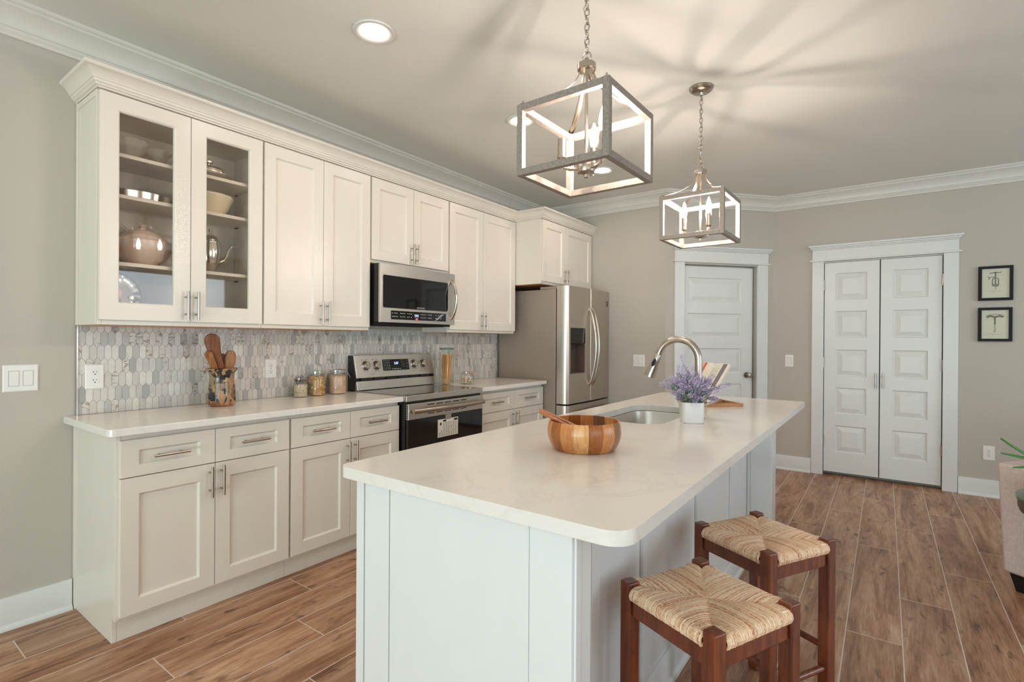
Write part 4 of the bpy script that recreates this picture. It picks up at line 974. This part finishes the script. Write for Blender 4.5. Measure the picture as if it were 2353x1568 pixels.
# ------------------------------------------------------------------ jars
def blobs(bm, n, fn, r, mi=lambda i: 0, seed=1, sz=.7):
    rr = random.Random(seed)
    for i in range(n):
        p = Vector(fn(rr)); q = r * rr.uniform(.75, 1.2); m = Matrix.Rotation(rr.uniform(0, 6), 3, Vector((rr.random() + .01, rr.random(), rr.random())))
        vs = [bm.verts.new(p + m @ Vector(d)) for d in ((q, 0, 0), (-q, 0, 0), (0, q, 0), (0, -q, 0), (0, 0, q * sz), (0, 0, -q * sz))]
        for a, b, c in ((0, 2, 4), (2, 1, 4), (1, 3, 4), (3, 0, 4), (2, 0, 5), (1, 2, 5), (3, 1, 5), (0, 3, 5)): bm.faces.new((vs[a], vs[b], vs[c])).material_index = mi(i)
def jar(label, c, r, h, clamp, ring=None, ca=0.0):
    t = Thing('storage_jar', label, 'jar', c, group='glass jars on the counters'); n = 36
    bm = nb(); lathe(bm, [(0, 0), (r * .9, 0), (r, .006), (r, h * .66), (r * .97, h * .74), (r * .84, h * .8), (r * .82, h * .84), (r * .86, h * .85), (r * .86, h * .87), (r * .8, h * .87)], c, n); t.part('glass_body', bm, 'jar')
    bm = nb(); lathe(bm, [(0, h * .985), (r * .6, h * .985), (r * .82, h), (r * .88, h * .99), (r * .88, h * .9), (r * .8, h * .885), (0, h * .9)], c, n); t.part('lid', bm, 'jar')
    if ring:
        bm = nb(); lathe(bm, [(r * .8, h * .87), (r * .98, h * .87), (r * 1.0, h * .878), (r * .98, h * .888), (r * .8, h * .888), (r * .8, h * .87)], c, n); t.part('rubber_seal', bm, ring)
    cx, cy, cz = c; e = Vector((math.cos(ca), math.sin(ca), 0)); s = Vector((-e.y, e.x, 0)); C0 = Vector(c)
    bm = nb(); ringp = [C0 + Vector((r * .87 * math.cos(a), r * .87 * math.sin(a), h * .83)) for a in [2 * math.pi * k / 28 for k in range(28)]]; tube(bm, ringp, .0014, 5, closed=True)
    k = Vector((0, 0, 1)); tube(bm, [C0 + e * r * .9 + s * .013 + k * h * .83, C0 + e * r * 1.08 + s * .013 + k * h * .9, C0 + e * r * .95 + s * .013 + k * h * 1.0, C0 + s * .013 + k * h * 1.01], .0016, 5); tube(bm, [C0 + e * r * .9 - s * .013 + k * h * .83, C0 + e * r * 1.08 - s * .013 + k * h * .9, C0 + e * r * .95 - s * .013 + k * h * 1.0, C0 - s * .013 + k * h * 1.01], .0016, 5)
    tube(bm, [C0 + e * r * 1.06 + s * .012 + k * h * .9, C0 + e * r * 1.22 + s * .01 + k * h * .8, C0 + e * r * 1.42 + k * h * .66, C0 + e * r * 1.22 - s * .01 + k * h * .8, C0 + e * r * 1.06 - s * .012 + k * h * .9], .0018, 5)
    t.part('wire_clamp', bm, clamp)
def stuff(name, label, bm, mats, loc, **kw): return solo(name, bm, mats, label, 'food', loc=loc, kind='stuff', **kw)
def fill(c, r, h, top):
    return lambda rr: (lambda a, q: (c[0] + q * math.cos(a), c[1] + q * math.sin(a), c[2] + .006 + (h - .006) * (rr.random() if q > r * .9 else 1) + 0))(rr.uniform(0, 6.283), r * (.97 if rr.random() < .8 else math.sqrt(rr.random()) * .95))
j1, j2, j3, j4 = (.1, 1.866, CT), (.105, 1.98, CT), (.108, 2.132, CT), (.285, 3.262, CT)
jar('smallest clamp jar of white and brown beans, left of three', j1, .041, .124, 'darkwire', 'orange', -.9)
bm = nb(); lathe(bm, [(0, .004), (.036, .004), (.037, .072), (0, .078)], j1, 24); blobs(bm, 700, fill(j1, .0375, .076, 0), .0042, lambda i: 1 if i % 6 == 0 else 0, 4)
stuff('dried_beans', 'white and brown dried beans filling the smallest jar', bm, ['bean', 'bean2'], j1)
jar('clamp jar of curly pasta in the middle of three jars', j2, .053, .16, 'wire', None, 2.6)
bm = nb(); rr = random.Random(8); lathe(bm, [(0, .004), (.036, .004), (.036, .1), (0, .11)], j2, 20)
for i in range(210):
    a = rr.uniform(0, 6.283); q = .043 * rr.uniform(.75, 1.05); z = rr.uniform(.012, .118) if i % 5 else .118; p = Vector((j2[0] + q * math.cos(a), j2[1] + q * math.sin(a), j2[2] + z)); d = Vector((rr.uniform(-1, 1), rr.uniform(-1, 1), rr.uniform(-1, 1))).normalized()
    x = d.orthogonal().normalized(); tube(bm, [p + d * .009 * s + x * .003 * math.sin(s * 5) for s in (-1, -.5, 0, .5, 1)], .003, 5, mi=i % 2)
stuff('curly_pasta', 'dry curly pasta filling the middle clamp jar', bm, ['pasta', 'pasta2'], j2)
jar('clamp jar of pale grain next to the range', j3, .058, .162, 'wire', None, .9)
bm = nb(); lathe(bm, [(0, .004), (.052, .004), (.053, .118), (0, .128)], j3, 28); blobs(bm, 1500, fill(j3, .0535, .122, 0), .0034, seed=6)
stuff('pale_grain', 'pale grain filling the jar next to the range', bm, 'grain', j3)
jar('small squat jar of shell pasta near the fridge', j4, .056, .104, 'pinkish', None, .35)
bm = nb(); rr = random.Random(5)
for i in range(70):
    a = rr.uniform(0, 6.283); q = .044 * math.sqrt(rr.random()); p = (j4[0] + q * math.cos(a), j4[1] + q * math.sin(a), j4[2] + rr.uniform(.012, .055)); ball(bm, p, rr.uniform(.007, .011), 8, i % 2, .6)
stuff('shell_pasta', 'pale shell pasta half filling the squat jar', bm, ['pasta2', 'bean'], j4)
def spaghetti():
    c = (.19, 3.115, CT); t = Thing('spaghetti_jar', 'tall square glass jar of spaghetti behind the cooktop', 'jar', c, R(8), group='glass jars on the counters')
    bm = nb(); pr = None
    for hw, z in ((.041, 0), (.045, .005), (.045, .255), (.036, .268), (.036, .276), (.041, .279), (.041, .284)):
        ring = [bm.verts.new((x, y, z)) for x, y in rrect(-hw, hw, -hw, hw, hw * .2, 3)]
        if pr: loopfaces(bm, pr, ring)
        else: bm.faces.new(ring[::-1])
        pr = ring
    t.part('glass_body', bm, 'jar')
    bm = nb(); prism(bm, FW, rrect(-.046, .046, -.046, .046, .01, 3), .286, .302); t.part('lid', bm, 'green_glass', bevel=.003)
    bm = nb(); rr = random.Random(2)
    for i in range(150):
        a, q = rr.uniform(0, 6.283), .038 * math.sqrt(rr.random()); x, y = q * math.cos(a), q * math.sin(a); cyl(bm, (x * .75, y * .75 - .008, .006), (max(-.038, min(.038, x + rr.uniform(-.01, .01))), max(-.038, min(.038, y + rr.uniform(-.012, .012))), rr.uniform(.225, .25)), .0017, 5)
    o = stuff('spaghetti', 'dry spaghetti standing in the tall square jar', bm, 'spag', (0, 0, 0)); o.location = c
spaghetti()
# ------------------------------------------------------------------ island-top objects
def salad_bowl():
    c = (2.272, 1.578, CT); t = Thing('wooden_bowl', 'round acacia salad bowl of light and dark staves on the island', 'bowl', c, R(12))
    tone = [0, 1, 0, 3, 1, 2, 1, 2, 0, 1, 2, 1, 0, 2, 1, 3]; n = 128
    bm = nb(); lathe(bm, [(0, 0), (.098, 0), (.102, .001), (.105, .004), (.1115, .013), (.117, .023), (.1215, .034), (.1245, .045), (.126, .057), (.1258, .068), (.1242, .079), (.122, .088), (.1187, .097), (.1165, .0985), (.114, .097), (.117, .083), (.1185, .065), (.117, .045), (.108, .025), (.09, .014), (0, .012)], n=n, mif=lambda k: tone[k * 16 // n])
    t.part('staves', bm, ['stave_a', 'stave_b', 'stave_c', 'stave_d'], angle=50)
salad_bowl()
def server(label, a, b, mid):
    bm = nb(); a, b, mid = Vector(a), Vector(b), Vector(mid); nr = (b - a).cross(Vector((.5, -.85, 0))).normalized()
    P = [a.lerp(mid, s / 5) for s in range(6)] + [mid.lerp(b, s / 6) for s in range(1, 7)]
    tube(bm, P, [.010, .0145, .0155, .015, .014, .0135, .015, .02, .027, .03, .024, .006], 12, flat=(.0055, nr)); solo('salad_server', bm, 'server', label, 'utensil', loc=a, group='wooden salad servers')
server('wooden salad server reaching farther out over the bowl rim', (2.118, 1.535, 1.034), (2.31, 1.61, .945), (2.205, 1.566, .996))
server('wooden salad server lying nearer along the bowl rim', (2.147, 1.487, 1.035), (2.33, 1.575, .94), (2.235, 1.529, .989))
def lavender():
    c = (2.392, 2.388, CT); t = Thing('potted_lavender', 'lavender plant in a square white ceramic pot on the island', 'potted plant', c, R(30)); h = .094
    bm = nb(); pr = None
    for hw, z in ((.042, 0), (.0455, .003), (.0475, .03), (.0485, h - .002), (.0475, h), (.045, h - .001), (.044, .07)):
        ring = [bm.verts.new((x, y, z)) for x, y in rrect(-hw, hw, -hw, hw, .02, 5)]
        if pr: loopfaces(bm, pr, ring)
        else: bm.faces.new(ring[::-1])
        pr = ring
    bm.faces.new(pr); t.part('pot', bm, 'planter')
    lf, fl = nb(), nb(); rr = random.Random(11)
    for i in range(66):
        az = rr.uniform(0, 6.283); el = rr.uniform(.05, 1.0) ** .8 * R(66); L = rr.uniform(.095, .17) * (1 - .1 * el)
        if i < 5: az, el, L = ((2.9, R(60), .165), (2.6, R(18), .205), (-.6, R(60), .18), (.2, R(45), .17), (3.5, R(45), .165))[i]
        b = Vector((rr.uniform(-.03, .03), rr.uniform(-.03, .03), .078)); d = Vector((math.sin(el) * math.cos(az), math.sin(el) * math.sin(az), math.cos(el)))
        pts = []; up = Vector((0, 0, 1))
        for k in range(13):
            s = k / 12; pts.append(b + up * (L * .55 * s * (1 - s * .6)) + d * (L * s * (.55 + .45 * s)) + Vector((0, 0, -.03 * s * s * math.sin(el))))
        tube(lf, pts[:9], .0012, 5)
        for k in range(84):
            s = rr.uniform(.0, .74); p = pts[int(s * 12)].lerp(pts[int(s * 12) + 1], s * 12 % 1); a2 = rr.uniform(0, 6.283); ld = (Vector((math.cos(a2), math.sin(a2), rr.uniform(.1, .9))) + d * .5).normalized(); sl = ld.cross(Vector((rr.random(), rr.random(), rr.random()))).normalized(); q = rr.uniform(.009, .017); wd = rr.uniform(.002, .0036); nn = ld.cross(sl) * .0008
            v = [lf.verts.new(x) for x in (p, p + ld * q * .5 + sl * wd + nn, p + ld * q, p + ld * q * .5 - sl * wd + nn, p + ld * q * .5 - nn)]; mi = 1 if rr.random() < .3 else 0
            for tri in ((0, 1, 3), (1, 2, 3), (0, 4, 1), (1, 4, 2), (2, 4, 3), (3, 4, 0)): lf.faces.new([v[x] for x in tri]).material_index = mi
        deep = rr.random() < .35
        for k in range(70):
            s = .64 + .36 * k / 69; p = pts[min(int(s * 12), 11)].lerp(pts[min(int(s * 12), 11) + 1], min(1, s * 12 - min(int(s * 12), 11))); rad = .0078 * math.sin(math.pi * min(1, (1.04 - s) / .4)) ** .6 + .001
            a2 = k * 2.4 + rr.uniform(-.3, .3); tdir = d; x = tdir.orthogonal().normalized(); y = tdir.cross(x); o = (x * math.cos(a2) + y * math.sin(a2)); pp = p + o * rad; q = rr.uniform(.002, .0031)
            vs = [fl.verts.new(pp + w_) for w_ in (o * q * 1.5 + tdir * q, -o * q, x * q, -x * q, tdir * q * 1.4, -tdir * q)]; mi = 1 if (deep and rr.random() < .6) or rr.random() < .12 else 0
            for a_, b_, c_ in ((0, 2, 4), (2, 1, 4), (1, 3, 4), (3, 0, 4), (2, 0, 5), (1, 2, 5), (3, 1, 5), (0, 3, 5)): fl.faces.new((vs[a_], vs[b_], vs[c_])).material_index = mi
    t.part('foliage', lf, ['lav_leaf', 'lav_dark'], smooth=False); t.part('blooms', fl, ['lav_flower', 'lav_flower2'], smooth=False)
lavender()
def cookbook():
    o = Vector((2.29, 2.985, CT)); ang = R(-45); u = Vector((-math.cos(ang), -math.sin(ang), 0)); v = Vector((-math.sin(ang), math.cos(ang), 0)); k = Vector((0, 0, 1))
    # u runs away to the left along the spine line, v leans back
    t = Thing('cookbook_stand', 'slatted bamboo cookbook stand lying open behind the lavender', 'book stand', o)
    fr = F(o, u, v, k); W, D = .34, .235
    bm = nb()
    for a in ((0, .022, 0, D), (W - .022, W, 0, D), (.022, W - .022, D - .024, D), (.022, W - .022, .0, .024)): fbox(bm, fr, a[0], a[1], a[2], a[3], 0, .016)
    t.part('base_frame', bm, 'bamboo', bevel=.002)
    bm = nb(); fbox(bm, fr, .05, .07, .03, D - .03, .004, .014); fbox(bm, fr, W / 2 - .01, W / 2 + .01, .03, D - .03, .004, .014)
    t.part('slat', bm, 'bamboo', bevel=.002)
    le = math.atan2(.215, .135); lv = v * math.cos(le) + k * math.sin(le); ln = k * math.cos(le) - v * math.sin(le); fb = F(o + k * .018 + v * .02, u, lv, ln)
    bm = nb()
    for a in ((.03, .05, .0, .2), (W - .05, W - .03, 0, .2), (.05, W - .05, .17, .19), (.05, W - .05, .01, .035)): fbox(bm, fb, a[0], a[1], a[2], a[3], -.012, -.001)
    fbox(bm, fb, .02, W - .02, -.004, .004, -.012, .034); t.part('backrest', bm, 'bamboo', bevel=.002)
    bk = Thing('cookbook', 'open cookbook with striped page edge leaning on the bamboo stand', 'book', fb(.17, .005, 0))
    L = .247; bm = nb(); prof = [(0, .016), (.05, .02), (.1, .021), (.13, .016), (.15, .004), (.17, .016), (.2, .021), (.25, .02), (.3, .016)]; off = .0
    fp = F(fb(0, .005, 0), u, lv, ln)
    bm = nb(); prism(bm, F(fp.o, fp.u, fp.w, fp.v), [(-.004, .0), (.304, .0), (.304, .0025), (-.004, .0025)], -.002, L + .002); bk.part('cover', bm, 'pages')
    bm = nb(); prism(bm, F(fp.o, fp.u, fp.w, fp.v), [(0, .0028), (.3, .0028)] + [(a, b) for a, b in prof[::-1]], 0, L); pg = bk.part('pages', bm, 'paper')
    bm = nb()
    for i, (a, b, m) in enumerate(((.006, .013, 1), (.015, .024, 1), (.026, .032, 0), (.034, .038, 2))): fbox(bm, fp, a, b, .002, L - .002, .0168 + a * .085, .0176 + a * .085, m)
    fbox(bm, fp, .21, .232, .05, L - .004, .0212, .0218, 3); fbox(bm, fp, .236, .285, .06, L - .004, .0195, .0216, 4)
    for i in range(9): ticks(bm, fp, .055, .125, .21 - i * .013, 5, .0018, .0212, 5, .8, i)
    bk.part('page_print', bm, ['stripe_a', 'stripe_b', 'ink', 'stripe_c', 'peach', 'label_white'], pg, smooth=False)
cookbook()
# ------------------------------------------------------------------ right edge: armchair, side table, succulent
def armchair():
    o = Vector((3.609, 3.673, 0)); u = Vector((.839, -.545, 0)); w_ = Vector((.545, .839, 0)); k = Vector((0, 0, 1)); fr = F(o, u, k, w_)
    t = Thing('armchair', 'pinkish linen upholstered armchair by the far right wall', 'armchair', o)
    def blk(a, b, c, d, e, f, fl=0.0):
        bm = nb(); p = [bm.verts.new(fr(x, y, z)) for x, y, z in ((a, c, e), (b, c, e), (b, d, e), (a - fl, d, e), (a, c, f), (b, c, f), (b, d, f), (a - fl, d, f))]
        for q in ((0, 1, 2, 3), (4, 7, 6, 5), (0, 4, 5, 1), (1, 5, 6, 2), (2, 6, 7, 3), (3, 7, 4, 0)): bm.faces.new([p[i] for i in q])
        return bm
    t.part('arm', blk(0, .82, .09, .652, 0, .13, .03), 'fabric', bevel=.018, seg=4); t.part('arm', blk(0, .82, .09, .652, .62, .75, .03), 'fabric', bevel=.018, seg=4)
    t.part('backrest', blk(0.0, .16, .09, .65, .131, .619, .03), 'fabric', bevel=.02, seg=4); t.part('seat', blk(.161, .84, .12, .3, .131, .619), 'fabric', bevel=.02, seg=4); t.part('seat_cushion', blk(.165, .85, .301, .44, .135, .615), 'fabric', bevel=.03, seg=4)
    for a, s in ((.02, 1), (.80, -1)):
        for b, s2 in ((.02, 1), (.73, -1)):
            bm = nb(); A = [bm.verts.new(fr(a + s * x, .09, b + s2 * z)) for x, z in ((0, 0), (.06, 0), (.06, .06), (0, .06))]; Bq = [bm.verts.new(fr(a + s * (x * .6 + .022), 0, b + s2 * (z * .6 + .012))) for x, z in ((0, 0), (.06, 0), (.06, .06), (0, .06))]
            loopfaces(bm, A, Bq); bm.faces.new(A); bm.faces.new(Bq); t.part('leg', bm, 'black_leg')
armchair()
def side_table():
    c = (3.885, 3.19, 0); t = Thing('side_table', 'round glass-topped brown side table at the right edge of the photo', 'side table', c)
    bm = nb(); lathe(bm, [(0, .588), (.3, .588), (.303, .594), (.3, .6), (0, .6)], c, 64); t.part('glass_top', bm, 'green_glass')
    bm = nb(); lathe(bm, [(.27, .587), (.294, .587), (.292, .55), (.285, .53), (.27, .53), (.265, .55), (.27, .587)], c, 64); t.part('rim', bm, 'table_brown')
    bm = nb(); lathe(bm, [(.02, .535), (.27, .535), (.27, .55), (.02, .55)], c, 64); t.part('shelf', bm, 'table_brown')
    for k in range(3):
        a = R(75 + 120 * k); bm = nb(); cyl(bm, (c[0] + .2 * math.cos(a), c[1] + .2 * math.sin(a), .535), (c[0] + .27 * math.cos(a), c[1] + .27 * math.sin(a), 0), .022, 14, 0, .014); t.part('leg', bm, 'table_brown')
side_table()
def succulent():
    c = Vector((3.88, 3.14, .6)); t = Thing('potted_succulent', 'spiky green succulent reaching in from the right edge', 'potted plant', c)
    bm = nb(); lathe(bm, [(0, 0), (.05, 0), (.055, .01), (.065, .09), (.066, .1), (.06, .1), (.056, .085), (0, .08)], tuple(c), 32); t.part('pot', bm, 'planter')
    def leaf(tip, lift, wd):
        bm = nb(); b = c + Vector((0, 0, .085)); tip = Vector(tip); n = 14; pts = []; rad = []
        for i in range(n + 1):
            s = i / n; p = b.lerp(tip, s); p.z += lift * 4 * s * (1 - s) * .25; pts.append(p); rad.append(1.35 * wd * (math.sin(math.pi * min(1, .12 + s * .88)) ** .5 * (1 - .35 * s) + .06))
        tube(bm, pts, rad, 10, flat=(wd * .32, Vector((.25, -.5, .85)).normalized())); t.part('leaf', bm, 'succulent')
    for tip, l, wd in (((3.502, 2.95, .879), -.12, .013), ((3.502, 2.945, .819), .06, .011), ((3.536, 2.93, .766), .12, .011), ((3.60, 3.02, .93), -.05, .012), ((3.85, 2.88, .93), 0, .013), ((4.02, 3.0, .9), .05, .013), ((3.95, 3.3, .92), .05, .013), ((3.72, 3.33, .95), .0, .013), ((3.85, 3.1, 1.02), .0, .012)): leaf(tip, l, wd)
succulent()
# ------------------------------------------------------------------ dishes behind the glass doors
def dish(name, label, cat, c, parts, group=None):
    t = Thing(name, label, cat, c)
    for nm, bm, m in parts: t.part(nm, bm, m)
    return t
def ruffle(k, amp, r0): return lambda a, r, z: 1 + amp * math.sin(k * a) * max(0, (r / r0 - .5) * 2)
def L(prof, c, n=40, wob=None, sx=1.0, sy=1.0):
    bm = nb(); lathe(bm, prof, (0, 0, 0), n, wob=wob)
    for v in bm.verts: v.co = Vector((v.co.x * sx + c[0], v.co.y * sy + c[1], v.co.z + c[2]))
    return bm
S1, S2, S3, S0 = 2.1242, 1.9362, 1.6262, 1.3802
c = (.155, .925, S1); dish('glass_dish', 'ruffled pressed glass plate standing left on the top shelf', 'dish', c, [('bowl', L([(0, 0), (.03, 0), (.032, .006), (.05, .03), (.075, .075), (.084, .1), (.08, .1), (.07, .075), (.045, .034), (0, .012)], c, 48, ruffle(12, .07, .084), .8, 1), 'crystal')])
c = (.165, 1.042, S1); dish('glass_dish', 'ruffled glass bowl at the right of the left top shelf', 'dish', c, [('bowl', L([(0, 0), (.025, 0), (.026, .008), (.04, .03), (.058, .06), (.075, .072), (.073, .077), (.055, .066), (.036, .036), (0, .014)], c, 48, ruffle(8, .1, .075), .85, .85), 'crystal')])
c = (.155, .965, S2); dish('silver_tray', 'oval silver gallery tray on the middle left shelf', 'tray', c, [('tray', L([(0, .002), (.105, .002), (.115, .01), (.118, .034), (.122, .037), (.124, .034), (.119, .004), (.11, 0), (0, 0)], c, 56, None, .85, 1.15), 'chrome')])
c = (.15, .985, S3); pb = dish('punch_bowl', 'big pearly lidded tureen on the lower left shelf', 'tureen', c, [('bowl', L([(0, 0), (.06, 0), (.064, .01), (.1, .035), (.118, .075), (.119, .118), (.122, .122), (.116, .124), (.0, .12)], c, 56), 'pearl'), ('lid', L([(.113, .1245), (.108, .13), (.085, .158), (.05, .175), (.014, .181), (.012, .19), (.018, .197), (.014, .206), (0, .208)], c, 56, None, .95, .95), 'pearl')])
bm = nb(); tube(bm, [(.2, .95, S3 + .135), (.215, .905, S3 + .155), (.225, .868, S3 + .178), (.23, .84, S3 + .185)], [.005, .005, .006, .007], 10); solo('ladle', bm, 'chrome', 'silver ladle handle leaning out of the pearly tureen', 'utensil', loc=(.2, .95, S3 + .135))
c = (.045, .9, S0 + .1); bm = nb(); lathe(bm, [(0, .0), (.07, .002), (.085, .006), (.1, .014), (.108, .013), (.1, .008), (.08, -.002), (0, -.004)], (0, 0, 0), 96, wob=lambda a, r, z: 1 + (.025 * abs(math.sin(10 * a)) if r > .08 else 0), fr=F((0, 0, 0), (0, 1, 0), (-.22, 0, .975), (.975, 0, .22)))
for v in bm.verts: v.co = v.co + Vector((c[0] + .004, c[1], c[2] + .012))
dish('silver_platter', 'scalloped silver platter leaning at the back of the bottom shelf', 'platter', (c[0], c[1], S0), [('plate', bm, 'chrome')])
bm = nb(); box(bm, .085, .13, .835, .905, S0 + .0005, S0 + .125); dish('copper_canister', 'pink copper box canister before the scalloped platter', 'canister', (.11, .87, S0), [('body', bm, 'rose')])
c = (.195, .925, S0); dish('covered_dish', 'low silver covered dish on the bottom left shelf', 'dish', c, [('dish', L([(0, 0), (.09, 0), (.1, .012), (.112, .02), (.112, .025), (.1, .026), (0, .026)], c, 48, None, .62, 1.1), 'chrome'), ('lid', L([(.1, .026), (.095, .04), (.07, .054), (.03, .06), (.008, .064), (.007, .075), (.015, .083), (.013, .095), (0, .1)], c, 48, None, .6, 1.08), 'chrome')])
c = (.155, 1.285, S1); dish('covered_dish', 'oval silver covered dish on the top right shelf', 'dish', c, [('dish', L([(0, 0), (.08, 0), (.1, .018), (.112, .03), (.113, .035), (.1, .036), (0, .036)], c, 48, None, .8, 1.05), 'chrome'), ('lid', L([(.1, .036), (.096, .052), (.07, .07), (.03, .08), (.01, .082), (.009, .09), (.022, .095), (.024, .102), (.012, .107), (0, .108)], c, 48, None, .8, 1.03), 'chrome')])
c = (.155, 1.285, S2); dish('serving_basket', 'cream basket-weave bowl on the middle right shelf', 'bowl', c, [('basket', L([(0, 0), (.066, 0), (.07, .004), (.096, .04), (.114, .085), (.122, .098), (.12, .108), (.106, .09), (.088, .042), (.064, .01), (0, .008)], c, 96, lambda a, r, z: 1 + .008 * math.sin(40 * a) * (1 if r > .069 else 0) + (.02 * math.sin(11 * a) if z > .1 else 0), .85, 1), 'basket')])
c = (.15, 1.298, S3)
def coffee_pot():
    t = Thing('coffee_pot', 'tall silver coffee pot with a swan-neck spout on the lower right shelf', 'coffee pot', c)
    t.part('body', L([(0, 0), (.03, 0), (.032, .006), (.026, .014), (.03, .024), (.042, .05), (.05, .09), (.053, .125), (.05, .155), (.046, .166), (.047, .17), (.044, .173)], c, 40), 'chrome')
    t.part('lid', L([(.044, .1735), (.042, .182), (.03, .2), (.014, .208), (.006, .212), (.005, .22), (.01, .228), (.009, .238), (0, .244)], c, 36), 'chrome')
    bm = nb(); tube(bm, [(c[0], c[1] + .042, S3 + .06), (c[0], c[1] + .07, S3 + .075), (c[0], c[1] + .088, S3 + .105), (c[0], c[1] + .097, S3 + .14), (c[0], c[1] + .115, S3 + .165), (c[0], c[1] + .142, S3 + .168)], [.016, .013, .01, .009, .008, .008], 14); t.part('spout', bm, 'chrome')
    bm = nb(); tube(bm, [(c[0], c[1] - .046, S3 + .15), (c[0], c[1] - .085, S3 + .155), (c[0], c[1] - .098, S3 + .12), (c[0], c[1] - .08, S3 + .07), (c[0], c[1] - .046, S3 + .055)], .006, 12); t.part('handle', bm, 'chrome')
coffee_pot()
c = (.15, 1.33, S0); dish('glass_dish', 'low pressed glass tray on the bottom right shelf', 'dish', c, [('tray', L([(0, 0), (.08, 0), (.095, .02), (.112, .038), (.108, .04), (.09, .024), (.078, .006), (0, .005)], c, 64, ruffle(20, .03, .112), .85, 1), 'crystal')])
